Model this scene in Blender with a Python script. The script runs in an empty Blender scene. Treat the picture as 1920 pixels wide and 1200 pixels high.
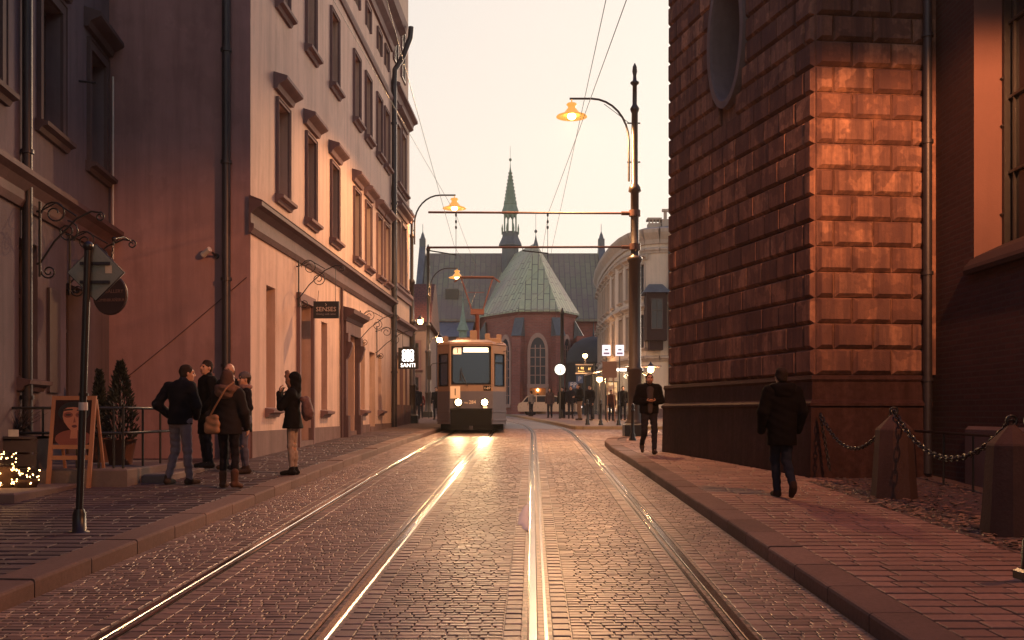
import bpy, math, random
import numpy as np
from mathutils import Vector, Matrix
random.seed(7)
PI = math.pi
SC = bpy.context.scene
COL = SC.collection
F = 1950.0; HZ = 775.0; ZC = 1.66           # focal length and horizon in photo pixels, eye height

def W(px, py, Y):                             # the point seen at a photo pixel, at distance Y
    return Vector(((px - 960) / F * Y, Y, ZC + (HZ - py) / F * Y))

GP = [(-40, -1.25), (0, 0), (20, .626), (28, .82), (36, .97), (45, 1.12), (57, 1.24), (75, 1.45), (100, 1.55), (200, 1.6), (900, 1.6)]
def g(y):                                     # road height along the street (it climbs, then levels out)
    for (a, za), (b, zb) in zip(GP, GP[1:]):
        if y <= b:
            return za + (zb - za) * (y - a) / (b - a)
    return GP[-1][1]
PV = .13                                      # kerb height
def gp(y): return g(y) + PV

# ------------------------------------------------------------------ mesh builder
class MB:
    def __init__(s): s.v = []; s.f = []; s.m = []; s.s = []
    def add(s, vs, fs, mi=0, sm=False):
        o = len(s.v); s.v.extend([tuple(p) for p in vs])
        for f in fs:
            s.f.append([i + o for i in f]); s.m.append(mi); s.s.append(sm)
    def poly(s, *ps, mi=0): s.add(ps, [list(range(len(ps)))], mi)
    def hexa(s, p, mi=0):                     # 8 points: bottom 4 ccw, top 4 ccw
        s.add(p, [(3, 2, 1, 0), (4, 5, 6, 7), (0, 1, 5, 4), (1, 2, 6, 5), (2, 3, 7, 6), (3, 0, 4, 7)], mi)
    def box(s, x0, x1, y0, y1, z0, z1, mi=0, M=None):
        p = [Vector(q) for q in ((x0, y0, z0), (x1, y0, z0), (x1, y1, z0), (x0, y1, z0), (x0, y0, z1), (x1, y0, z1), (x1, y1, z1), (x0, y1, z1))]
        if M is not None: p = [M @ q for q in p]
        s.hexa(p, mi)
    def bbox(s, x0, x1, y0, y1, z0, z1, b=.02, mi=0, M=None):   # box with chamfered upper edges
        s_ = [(x0, y0, z0), (x1, y0, z0), (x1, y1, z0), (x0, y1, z0), (x0, y0, z1 - b), (x1, y0, z1 - b), (x1, y1, z1 - b), (x0, y1, z1 - b),
              (x0 + b, y0 + b, z1), (x1 - b, y0 + b, z1), (x1 - b, y1 - b, z1), (x0 + b, y1 - b, z1)]
        p = [Vector(q) for q in s_]
        if M is not None: p = [M @ q for q in p]
        fs = [(3, 2, 1, 0), (8, 9, 10, 11)]
        for k in range(4):
            n = (k + 1) % 4
            fs += [(k, n, n + 4, k + 4), (k + 4, n + 4, n + 8, k + 8)]
        s.add(p, fs, mi)
    def tube(s, pts, r, n=8, mi=0, closed=False, cap=True):
        pts = [Vector(p) for p in pts]; N = len(pts)
        rr = r if isinstance(r, (list, tuple)) else [r] * N
        rings = []; prev = None
        for i, p in enumerate(pts):
            if closed: t = pts[(i + 1) % N] - pts[i - 1]
            else: t = pts[min(i + 1, N - 1)] - pts[max(i - 1, 0)]
            t.normalize()
            if prev is None:
                a = Vector((0, 0, 1)) if abs(t.z) < .9 else Vector((1, 0, 0))
                u = t.cross(a).normalized()
            else:
                u = (prev - t * prev.dot(t)).normalized()
            prev = u; w = t.cross(u)
            rings.append([p + (u * math.cos(2 * PI * k / n) + w * math.sin(2 * PI * k / n)) * rr[i] for k in range(n)])
        vs = [q for R in rings for q in R]; fs = []
        for i in range(N if closed else N - 1):
            j = (i + 1) % N
            for k in range(n):
                l = (k + 1) % n
                fs.append((i * n + k, i * n + l, j * n + l, j * n + k))
        s.add(vs, fs, mi, True)
        if cap and not closed:
            s.add(rings[0], [list(range(n))[::-1]], mi); s.add(rings[-1], [list(range(n))], mi)
    def cyl(s, p0, p1, r, n=12, mi=0): s.tube([p0, p1], r, n, mi)
    def lathe(s, c, prof, n=16, mi=0, sm=True, rot=0, sx=1, sy=1):     # prof: (radius, z)
        c = Vector(c); vs = []
        for r, z in prof:
            for k in range(n):
                a = 2 * PI * (k + .5) / n + rot
                vs.append(c + Vector((r * sx * math.cos(a), r * sy * math.sin(a), z)))
        fs = []
        for i in range(len(prof) - 1):
            for k in range(n):
                l = (k + 1) % n
                fs.append((i * n + k, i * n + l, (i + 1) * n + l, (i + 1) * n + k))
        s.add(vs, fs, mi, sm)
        s.add(vs[:n], [list(range(n))[::-1]], mi); s.add(vs[-n:], [list(range(n))], mi)
    def ball(s, c, r, n=12, mi=0, sc=(1, 1, 1)):
        c = Vector(c); m = n // 2
        prof = [(max(1e-4, r * math.sin(PI * i / m)) * 1.0, -r * math.cos(PI * i / m) * sc[2]) for i in range(m + 1)]
        s.lathe(c, prof, n, mi, True, 0, sc[0], sc[1])
    def prism(s, pts, d, mi=0):               # polygon (list of 3d points) pushed along vector d
        pts = [Vector(p) for p in pts]; d = Vector(d); n = len(pts)
        fs = [list(range(n))[::-1], list(range(n, 2 * n))] + [(k, (k + 1) % n, n + (k + 1) % n, n + k) for k in range(n)]
        s.add(pts + [p + d for p in pts], fs, mi)
    def build(s, name, mats, parent=None, loc=None, smooth=None):
        base = Vector((0, 0, 0))
        if parent is not None:
            q = parent
            while q is not None: base += q.location; q = q.parent
        elif loc is not None: base = Vector(loc)
        me = bpy.data.meshes.new(name)
        V = np.array(s.v, dtype=np.float64) - np.array(base) if s.v else np.zeros((0, 3))
        me.from_pydata(V.tolist(), [], s.f)
        mats = mats if isinstance(mats, (list, tuple)) else [mats]
        for m in mats: me.materials.append(m)
        me.polygons.foreach_set('material_index', s.m)
        me.polygons.foreach_set('use_smooth', [bool(x) for x in s.s] if smooth is None else [smooth] * len(s.f))
        # uv in metres, laid along each face's own plane
        nl = len(me.loops); li = np.empty(nl, dtype=np.int32); me.loops.foreach_get('vertex_index', li)
        npol = len(me.polygons); lt = np.empty(npol, dtype=np.int32); me.polygons.foreach_get('loop_total', lt)
        nr = np.empty(npol * 3); me.polygons.foreach_get('normal', nr); nr = nr.reshape(-1, 3)
        t = np.stack([-nr[:, 1], nr[:, 0], 0 * nr[:, 0]], 1); L = np.linalg.norm(t, axis=1)
        flat = L < .15; t[flat] = (1, 0, 0); L[flat] = 1; t /= L[:, None]
        b = np.cross(nr, t); b[flat] = (0, 1, 0)
        P = (V + np.array(base))[li]; T = np.repeat(t, lt, 0); B = np.repeat(b, lt, 0)
        uv = np.stack([(P * T).sum(1), (P * B).sum(1)], 1)
        lay = me.uv_layers.new(name='metres'); lay.data.foreach_set('uv', uv.ravel())
        me.update()
        o = bpy.data.objects.new(name, me); COL.objects.link(o)
        if parent is not None: o.parent = parent
        elif loc is not None: o.location = loc
        return o

def tag(o, label=None, cat=None, group=None, kind=None):
    if label: o['label'] = label
    if cat: o['category'] = cat
    if group: o['group'] = group
    if kind: o['kind'] = kind
    return o
def T(name, label, cat, loc=(0, 0, 0), group=None):
    o = bpy.data.objects.new(name, None); COL.objects.link(o); o.location = loc; o.empty_display_size = .2
    return tag(o, label, cat, group)
def kids(o): return [c for c in bpy.data.objects if c.parent is o]
def dup(o, parent=None, loc=None, rz=None, label=None):
    c = o.copy(); COL.objects.link(c)
    if parent is not None: c.parent = parent
    if loc is not None: c.location = loc
    if rz is not None: c.rotation_euler.z = rz
    if label: c['label'] = label
    for k in kids(o): dup(k, c)
    return c
def struct(o): o['kind'] = 'structure'; return o

def text(name, body, size, p, right, up, mat, parent, ext=.004, align='CENTER', sx=1.0):
    cu = bpy.data.curves.new(name, 'FONT'); cu.body = body; cu.size = size; cu.extrude = ext
    cu.align_x = align; cu.align_y = 'CENTER'; cu.materials.append(mat); cu.resolution_u = 2
    q = bpy.data.objects.new(name, cu); COL.objects.link(q); bpy.context.view_layer.update()
    me = bpy.data.meshes.new_from_object(q); bpy.data.objects.remove(q); bpy.data.curves.remove(cu); me.name = name
    o = bpy.data.objects.new(name, me); COL.objects.link(o)
    r = Vector(right).normalized(); u = Vector(up).normalized(); n = r.cross(u)
    M = Matrix((r, u, n)).transposed().to_4x4()
    base = Vector((0, 0, 0)); q = parent
    while q is not None: base += q.location; q = q.parent
    o.parent = parent
    o.matrix_local = Matrix.Translation(Vector(p) - base) @ M @ Matrix.Diagonal((sx, 1, 1, 1))
    return o

# ------------------------------------------------------------------ materials
class NT:
    def __init__(s, name):
        s.m = bpy.data.materials.new(name); s.m.use_nodes = True
        s.t = s.m.node_tree; s.b = s.t.nodes['Principled BSDF']; s.out = s.t.nodes['Material Output']
    def n(s, t, **k):
        q = s.t.nodes.new(t)
        for a, b in k.items(): setattr(q, a, b)
        return q
    def l(s, a, b): s.t.links.new(a, b)
    def noise(s, vec, scale, detail=4, rough=.55):
        q = s.n('ShaderNodeTexNoise'); q.inputs['Scale'].default_value = scale; q.inputs['Detail'].default_value = detail
        q.inputs['Roughness'].default_value = rough
        s.l(vec, q.inputs['Vector']); return q.outputs['Fac']
    def ramp(s, fac, stops):
        q = s.n('ShaderNodeValToRGB'); e = q.color_ramp.elements
        while len(e) < len(stops): e.new(.5)
        for el, (p, c) in zip(e, stops):
            el.position = p; el.color = tuple(c) + (1,) if len(c) == 3 else c
        s.l(fac, q.inputs[0]); return q.outputs[0]
    def mix(s, fac, a, b, mode='MIX'):
        q = s.n('ShaderNodeMix', data_type='RGBA', blend_type=mode)
        for v, i in ((fac, 0), (a, 6), (b, 7)):
            if hasattr(v, 'is_output'): s.l(v, q.inputs[i])
            elif i == 0: q.inputs[0].default_value = v
            else: q.inputs[i].default_value = tuple(v) + (1,)
        return q.outputs[2]
    def bump(s, h, strength, dist=.01, prev=None):
        q = s.n('ShaderNodeBump'); q.inputs['Strength'].default_value = strength; q.inputs['Distance'].default_value = dist
        s.l(h, q.inputs['Height'])
        if prev is not None: s.l(prev, q.inputs['Normal'])
        s.l(q.outputs[0], s.b.inputs['Normal']); return q.outputs[0]
    def mapv(s, out, scale=(1, 1, 1), loc=(0, 0, 0)):
        q = s.n('ShaderNodeMapping'); q.inputs['Scale'].default_value = scale; q.inputs['Location'].default_value = loc
        s.l(out, q.inputs[0]); return q.outputs[0]
    def geo(s): return s.n('ShaderNodeNewGeometry')
    def pos(s): return s.geo().outputs['Position']
    def obj(s): return s.n('ShaderNodeTexCoord').outputs['Object']
    def uv(s): return s.n('ShaderNodeUVMap').outputs[0]

def dk(c, k): return tuple(x * k for x in c[:3])
MATS = {}
def mat(name, col, rough=.75, var=.25, scale=1.2, bump=.25, bscale=40, metal=0, spec=.5, streak=0, rvar=.1, tint=None, patch=0):
    if name in MATS: return MATS[name]
    N = NT(name); P = N.obj()
    n1 = N.noise(P, scale, 5); n2 = N.noise(P, scale * 9, 4)
    c = N.ramp(n1, [(.3, dk(col, 1 - var)), (.7, tuple(min(1, x * (1 + var * .5)) for x in col))])
    c = N.mix(.5, c, N.ramp(n2, [(.3, dk(col, 1 - var)), (.7, tint or col)]))
    if streak:
        sn = N.noise(N.mapv(N.pos(), (2.2, 2.2, .16)), 1.6, 6, .65)
        c = N.mix(N.ramp(sn, [(.44, (0, 0, 0)), (.68, (streak,) * 3)]), c, dk(col, .45))
    if patch:                                     # old repairs and damp spots with a shape of their own
        pn = N.noise(N.mapv(N.pos(), (1, 1, .7)), .9, 6, .6); c = N.mix(N.ramp(pn, [(.55, (0, 0, 0)), (.60, (patch,) * 3)]), c, dk(col, .55))
        p2 = N.noise(N.mapv(N.pos(), (1, 1, .8), (7, 3, 1)), 1.7, 7, .6); c = N.mix(N.ramp(p2, [(.60, (0, 0, 0)), (.63, (patch * .6,) * 3)]), c, tuple(min(1, x * 1.3) for x in col))
    N.l(c, N.b.inputs['Base Color'])
    r = N.n('ShaderNodeMapRange'); r.inputs[3].default_value = max(.02, rough - rvar); r.inputs[4].default_value = min(1, rough + rvar)
    N.l(n2, r.inputs[0]); N.l(r.outputs[0], N.b.inputs['Roughness'])
    N.b.inputs['Metallic'].default_value = metal; N.b.inputs['Specular IOR Level'].default_value = spec if rough < .6 else min(spec, .12)
    if bump:
        N.bump(N.noise(P, bscale, 5), bump, .01)
    MATS[name] = N.m; return N.m
def emis(name, col, strength, base=(.8, .8, .8)):
    N = NT(name); N.b.inputs['Base Color'].default_value = tuple(base) + (1,)
    N.b.inputs['Emission Color'].default_value = tuple(col) + (1,); N.b.inputs['Emission Strength'].default_value = strength
    return N.m
def glassy(name, col=(.008, .009, .014), rough=.07, spec=.3, wob=.12):
    N = NT(name); N.b.inputs['Base Color'].default_value = tuple(col) + (1,)
    N.b.inputs['Roughness'].default_value = rough; N.b.inputs['Specular IOR Level'].default_value = spec
    N.bump(N.noise(N.obj(), 1.4, 2), wob, .02); return N.m
def brick(name, c1, c2, mortar, bw=.26, bh=.075, ms=.012, rough=.85, bump=.6, dirt=.4, off=.5, big=0):
    N = NT(name); q = N.n('ShaderNodeTexBrick'); q.offset = off
    q.inputs['Color1'].default_value = tuple(c1) + (1,); q.inputs['Color2'].default_value = tuple(c2) + (1,); q.inputs['Mortar'].default_value = tuple(mortar) + (1,)
    q.inputs['Scale'].default_value = 1; q.inputs['Brick Width'].default_value = bw; q.inputs['Row Height'].default_value = bh
    q.inputs['Mortar Size'].default_value = ms; q.inputs['Mortar Smooth'].default_value = .2
    uv = N.uv(); wob = N.noise(N.pos(), 5, 3)
    add = N.n('ShaderNodeVectorMath', operation='MULTIPLY_ADD')
    N.l(wob, add.inputs[0]); add.inputs[1].default_value = (.03, .012, 0); N.l(uv, add.inputs[2])
    N.l(add.outputs[0], q.inputs['Vector'])
    d = N.noise(N.pos(), .55, 6); d2 = N.noise(N.pos(), 7, 4)
    c = N.mix(N.ramp(d, [(.35, (0, 0, 0)), (.7, (dirt,) * 3)]), q.outputs[0], dk(c1, .4))
    c = N.mix(N.ramp(d2, [(.4, (0, 0, 0)), (.7, (.3,) * 3)]), c, dk(c2, 1.4))
    N.l(c, N.b.inputs['Base Color']); N.b.inputs['Roughness'].default_value = rough; N.b.inputs['Specular IOR Level'].default_value = .15
    inv = N.n('ShaderNodeMath', operation='SUBTRACT'); inv.inputs[0].default_value = 1; N.l(q.outputs['Fac'], inv.inputs[1])
    b = N.bump(inv.outputs[0], bump, .012); N.bump(N.noise(N.pos(), 45, 4), .25, .006, b)
    return N.m
def island(name, c1, c2, c3, rough=.5, rv=.12, bump=.35, bs=55, spec=.5, wet=None):  # every stone its own tone
    N = NT(name); G = N.geo(); r = G.outputs['Random Per Island']
    c = N.ramp(r, [(0, c1), (.55, c2), (1, c3)])
    d = N.noise(G.outputs['Position'], .8, 5); f = N.noise(G.outputs['Position'], 26, 4)
    c = N.mix(N.ramp(d, [(.35, (0, 0, 0)), (.7, (.5,) * 3)]), c, dk(c1, .6))
    c = N.mix(N.ramp(f, [(.35, (.35,) * 3), (.65, (0, 0, 0))]), c, dk(c1, .5))
    N.l(c, N.b.inputs['Base Color'])
    mr = N.n('ShaderNodeMapRange'); mr.inputs[3].default_value = rough - rv; mr.inputs[4].default_value = rough + rv
    N.l(d, mr.inputs[0]); N.l(mr.outputs[0], N.b.inputs['Roughness']); N.b.inputs['Specular IOR Level'].default_value = spec
    N.bump(N.noise(G.outputs['Position'], bs, 4), bump, .006)
    return N.m

# ------------------------------------------------------------------ wall frames
class Fr:                                     # a vertical wall plane: s along it, z up, d outwards
    def __init__(s, ox, oy, ux, uy):
        L = math.hypot(ux, uy); s.o = (ox, oy); s.u = (ux / L, uy / L); s.n = (uy / L, -ux / L)
    def p(s, a, z, d=0): return Vector((s.o[0] + s.u[0] * a + s.n[0] * d, s.o[1] + s.u[1] * a + s.n[1] * d, z))
    def box(s, mb, a0, a1, z0, z1, d0, d1, mi=0):
        q = [s.p(a0, z0, d1), s.p(a1, z0, d1), s.p(a1, z0, d0), s.p(a0, z0, d0), s.p(a0, z1, d1), s.p(a1, z1, d1), s.p(a1, z1, d0), s.p(a0, z1, d0)]
        mb.hexa(q, mi)
    def prof(s, mb, a0, a1, pts, mi=0):       # moulding: pts (d,z) outline, swept from a0 to a1
        A = [s.p(a0, z, d) for d, z in pts]; B = [s.p(a1, z, d) for d, z in pts]; n = len(pts)
        mb.add(A + B, [list(range(n)), list(range(n, 2 * n))[::-1]] + [(k, n + k, n + (k + 1) % n, (k + 1) % n) for k in range(n)], mi)
    def wall(s, mb, a0, a1, z0, z1, holes=(), depth=.25, mi=0, d=0, back=False):
        A = sorted({a0, a1} | {min(max(h[i], a0), a1) for h in holes for i in (0, 1)})
        Z = sorted({z0, z1} | {min(max(h[i], z0), z1) for h in holes for i in (2, 3)})
        for i in range(len(A) - 1):
            for j in range(len(Z) - 1):
                ca, cz = (A[i] + A[i + 1]) / 2, (Z[j] + Z[j + 1]) / 2
                if any(h[0] < ca < h[1] and h[2] < cz < h[3] for h in holes): continue
                mb.poly(s.p(A[i], Z[j], d), s.p(A[i + 1], Z[j], d), s.p(A[i + 1], Z[j + 1], d), s.p(A[i], Z[j + 1], d), mi=mi)
        for h in holes:
            b, c, y, z = h[:4]
            dp = h[4] if len(h) > 4 else depth
            mb.poly(s.p(b, y, d), s.p(b, z, d), s.p(b, z, d - dp), s.p(b, y, d - dp), mi=mi)
            mb.poly(s.p(c, y, d), s.p(c, y, d - dp), s.p(c, z, d - dp), s.p(c, z, d), mi=mi)
            mb.poly(s.p(b, z, d), s.p(c, z, d), s.p(c, z, d - dp), s.p(b, z, d - dp), mi=mi)
            mb.poly(s.p(b, y, d), s.p(b, y, d - dp), s.p(c, y, d - dp), s.p(c, y, d), mi=mi)

def window(par, fr, sc, z0, z1, w, depth, mf, mg, ms=None, surround=0, sill=True, hood=False, bars=(.62,), vbars=(.5,), sd=.05, hang=None):
    a0, a1 = sc - w / 2, sc + w / 2; t = .055
    b = MB()
    d0, d1 = -depth + .0, -depth + .06
    fr.box(b, a0, a0 + t, z0, z1, d0, d1); fr.box(b, a1 - t, a1, z0, z1, d0, d1)
    fr.box(b, a0 + t, a1 - t, z0, z0 + t, d0, d1); fr.box(b, a0 + t, a1 - t, z1 - t, z1, d0, d1)
    for q in bars: fr.box(b, a0 + t, a1 - t, z0 + (z1 - z0) * q - .03, z0 + (z1 - z0) * q + .03, d0 + .004, d1 - .006)
    for q in vbars: fr.box(b, a0 + w * q - .022, a0 + w * q + .022, z0 + t, z1 - t, d0 + .002, d1 - .012)
    wd = b.build('window', mf, par)
    b = MB(); fr.box(b, a0 + .02, a1 - .02, z0 + .02, z1 - .02, -depth - .01, -depth + .012); b.build('pane', mg, wd)
    if surround and ms:
        b = MB(); u = surround
        fr.box(b, a0 - u, a0, z0 - .02, z1 + u, -.01, sd); fr.box(b, a1, a1 + u, z0 - .02, z1 + u, -.01, sd); fr.box(b, a0, a1, z1, z1 + u, -.01, sd)
        fr.box(b, a0 - u - .02, a0 - u, z0 - .02, z1 + u + .02, -.01, sd + .02); fr.box(b, a1 + u, a1 + u + .02, z0 - .02, z1 + u + .02, -.01, sd + .02)
        fr.box(b, a0 - u, a1 + u, z1 + u, z1 + u + .02, -.01, sd + .02)
        b.build('surround', ms, wd)
    if sill and ms:
        b = MB(); e = surround + .1
        fr.prof(b, a0 - e, a1 + e, [(-.05, z0 - .2), (.06, z0 - .2), (.1, z0 - .13), (.19, z0 - .1), (.2, z0 - .04), (-.05, z0 + .005)])
        b.build('sill', ms, wd)
    if hood and ms:
        b = MB(); e = surround + .2; z = z1 + surround + hood
        fr.prof(b, a0 - e, a1 + e, [(0, z), (.08, z), (.12, z + .1), (.26, z + .17), (.3, z + .2), (.3, z + .27), (0, z + .36)])
        b.build('hood', ms, wd)
    return wd
# ================================================================== materials used all over
m_sett = island('worn_granite_setts', (.19, .125, .098), (.32, .213, .162), (.50, .34, .255), rough=.44, rv=.07, spec=.85, bump=.2, bs=70)
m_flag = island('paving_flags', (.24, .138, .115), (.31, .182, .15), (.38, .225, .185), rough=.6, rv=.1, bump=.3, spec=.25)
m_bed = mat('joint_sand', (.045, .034, .032), rough=.95, bump=.6, bscale=90)
m_kerb = island('kerb_granite', (.17, .11, .095), (.21, .135, .115), (.25, .16, .135), rough=.85, rv=.1, bump=.4, bs=90, spec=.15)
m_steel = mat('polished_rail_steel', (.62, .56, .52), rough=.2, rvar=.06, var=.15, metal=1, bump=.05, bscale=120)
m_railside = mat('rail_groove_grime', (.03, .025, .024), rough=.6, metal=.3)
m_iron = mat('black_painted_iron', (.016, .015, .017), rough=.38, rvar=.08, var=.3, bump=.15, bscale=70)
m_ironbrown = mat('weathered_iron_pole', (.05, .034, .028), rough=.4, var=.35, bump=.15)
m_zinc = mat('dark_zinc', (.05, .045, .055), rough=.45, var=.35, metal=.4, bump=.15, streak=.5)
m_glass = glassy('window_glass')
m_glass_far = glassy('far_window_glass', (.03, .035, .05), .12)

# ================================================================== street curves
def kl(y):                                    # road edge of the left kerb
    return -3.69 + .0356 * (y - 7.5) - (.0028 * (y - 36) ** 2 if y > 36 else 0)
KRP = [(-20, 2.36), (25, 2.36), (27.5, 2.45), (28.8, 2.62), (29.8, 2.9), (30.7, 3.4), (31.4, 4.2), (31.9, 5.4), (32.2, 7), (32.4, 14)]
def kr(y):
    for (a, xa), (b, xb) in zip(KRP, KRP[1:]):
        if y <= b: return xa + (xb - xa) * (y - a) / (b - a)
    return 99
def bend(y): return .0028 * (y - 34) ** 2 if y > 34 else 0
RAILX = (-2.66, -1.23, .137, 1.537)
def rx(i, y): return RAILX[i] + .0195 * (y - 6.66) - bend(y)
def seq(a, b, st):
    o = []
    while a < b - 1e-6: o.append(a); a += st
    return o + [b]

# ---- one sheet of ground to the horizon
def ground():
    mb = MB()
    xs = [-900, -200, -60, -25, -12, -6, -3, 0, 3, 6, 12, 25, 60, 200, 900]
    ys = seq(-30, 41, 1.5) + [41.02] + seq(42, 60, 1.5) + [66, 75, 85, 100, 130, 200, 400, 900, 2500]
    zz = lambda y: g(y) - (.010 if y <= 41 else .004)
    vs = [(x, y, zz(y)) for y in ys for x in xs]; n = len(xs)
    fs = [(j * n + i, j * n + i + 1, (j + 1) * n + i + 1, (j + 1) * n + i) for j in range(len(ys) - 1) for i in range(n - 1)]
    mb.add(vs, fs)
    N = NT('far_cobbles'); q = N.n('ShaderNodeTexBrick'); q.inputs['Scale'].default_value = 1
    q.inputs['Brick Width'].default_value = .17; q.inputs['Row Height'].default_value = .105; q.inputs['Mortar Size'].default_value = .012
    q.inputs['Color1'].default_value = (.34, .23, .17, 1); q.inputs['Color2'].default_value = (.24, .16, .12, 1); q.inputs['Mortar'].default_value = (.05, .035, .03, 1)
    N.l(N.pos(), q.inputs['Vector'])
    c = N.mix(N.ramp(N.noise(N.pos(), .5, 5), [(.35, (0, 0, 0)), (.7, (.5,) * 3)]), q.outputs[0], (.10, .062, .055))
    N.l(c, N.b.inputs['Base Color']); N.b.inputs['Roughness'].default_value = .4
    b = N.bump(N.noise(N.pos(), 9, 3), .5, .02)
    o = struct(mb.build('ground', N.m)); return o
ground()

# ---- real stones: rows across the street
def stones(mb, xa, xb, y0, y1, pitch, wmin, wmax, zf, gap=.012, ins=.014, dep=.03, jz=.004, tilt=.02, seed=1, skew=.0195):
    rnd = random.Random(seed); y = y0
    while y < y1:
        h = pitch * rnd.uniform(.9, 1.1); a = xa(y) if callable(xa) else xa; b = xb(y) if callable(xb) else xb
        x = a - rnd.random() * .0
        while x < b - .03:
            w = rnd.uniform(wmin, wmax)
            if b - (x + w) < wmin * .6: w = b - x
            z = zf(y + h / 2) + rnd.uniform(-jz, jz); tx = rnd.uniform(-tilt, tilt) * w; ty = rnd.uniform(-tilt, tilt) * h
            x0, x1, ya, yb = x + gap / 2, x + w - gap / 2, y + gap / 2 + rnd.uniform(-.006, .006), y + h - gap / 2 + rnd.uniform(-.006, .006)
            q = [rnd.uniform(0, .5) * ins for _ in range(8)]
            i2 = ins * 1.5
            vs = [(x0 + q[0], ya + q[1], z - dep), (x1 - q[2], ya + q[3], z - dep), (x1 - q[4], yb - q[5], z - dep), (x0 + q[6], yb - q[7], z - dep),
                  (x0 + q[0] + ins * .35, ya + q[1] + ins * .35, z - ins * .55), (x1 - q[2] - ins * .35, ya + q[3] + ins * .35, z - ins * .55), (x1 - q[4] - ins * .35, yb - q[5] - ins * .35, z - ins * .55), (x0 + q[6] + ins * .35, yb - q[7] - ins * .35, z - ins * .55),
                  (x0 + i2, ya + i2, z - tx - ty), (x1 - i2, ya + i2, z + tx - ty), (x1 - i2, yb - i2, z + tx + ty), (x0 + i2, yb - i2, z - tx + ty)]
            fs = [(8, 9, 10, 11)]
            for k in range(4):
                n = (k + 1) % 4; fs += [(k, n, n + 4, k + 4), (k + 4, n + 4, n + 8, k + 8)]
            mb.add(vs, fs, 0, False)
            x += w
        y += h
mb = MB(); YA, YB = 5.2, 41.0; B_ = .125
R = [lambda y, i=i: rx(i, y) for i in range(4)]
def band(xa, xb, first, last, sd):            # field of setts with a column of long stones against each rail
    a, b = xa, xb
    if first:
        stones(mb, lambda y: xa(y), lambda y: xa(y) + B_, YA, YB, .17, .12, .13, g, gap=.004, ins=.005, jz=.001, tilt=.006, seed=sd + 50); a = lambda y: xa(y) + B_
    if last:
        stones(mb, lambda y: xb(y) - B_, lambda y: xb(y), YA, YB, .16, .12, .13, g, gap=.004, ins=.005, jz=.001, tilt=.006, seed=sd + 60); b = lambda y: xb(y) - B_
    stones(mb, a, b, YA, YB, .084, .08, .17, g, gap=.008, ins=.0035, jz=.0015, tilt=.007, seed=sd)
band(lambda y: kl(y) + .02, lambda y: R[0](y) - .075, False, True, 1)
band(lambda y: R[0](y) + .125, lambda y: R[1](y) - .125, True, True, 2)
band(lambda y: R[1](y) + .075, lambda y: R[2](y) - .075, True, True, 3)
band(lambda y: R[2](y) + .125, lambda y: R[3](y) - .125, True, True, 4)
band(lambda y: R[3](y) + .075, lambda y: kr(y) - .02, True, False, 5)
struct(mb.build('cobbled_road', m_sett))

# ---- tram rails, each with its running head, groove and check lip
YS = seq(3, 34, 1.2) + seq(35, 110, 1.5)
RL = ['polished tram rail nearest the left kerb, outer rail of the oncoming track',
      'polished tram rail second from the left kerb, inner rail of the oncoming track',
      'brightest polished tram rail in the middle of the road with a white scrap beside it',
      'polished grooved tram rail closest to the right hand kerb, bending left in the distance']
for i in range(4):
    sg = 1 if i in (0, 2) else -1             # groove lies on the gauge side
    h = MB(); gr = MB(); lines = []
    for y in YS: lines.append((rx(i, y), y, g(y) + .004))
    def strip(b, o0, z0, o1, z1):
        for (xa, ya, za), (xb, yb, zb) in zip(lines, lines[1:]):
            p = [(xa + sg * o0, ya, za + z0), (xa + sg * o1, ya, za + z1), (xb + sg * o1, yb, zb + z1), (xb + sg * o0, yb, zb + z0)]
            if sg < 0: p.reverse()
            b.poly(*p)
    strip(h, -.045, -.03, -.042, -.004); strip(h, -.042, -.004, -.028, .002); strip(h, -.028, .002, .024, .002); strip(h, .024, .002, .03, -.004)
    strip(gr, .03, -.004, .032, -.045); strip(gr, .032, -.045, .072, -.045); strip(gr, .072, -.045, .074, -.006)
    strip(gr, .096, -.006, .098, -.04)
    t = T('tram_rail', RL[i], 'rail', (lines[3][0], lines[3][1], lines[3][2]), 'four tram rails set in the cobbles')
    h.build('running_head', m_steel, t, smooth=True); gr.build('groove', m_railside, t)
    l = MB(); strip = strip
    for (xa, ya, za), (xb, yb, zb) in zip(lines, lines[1:]):
        p = [(xa + sg * .074, ya, za - .002), (xa + sg * .096, ya, za - .002), (xb + sg * .096, yb, zb - .002), (xb + sg * .074, yb, zb - .002)]
        if sg < 0: p.reverse()
        l.poly(*p)
    l.build('check_lip', m_steel, t)

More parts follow.
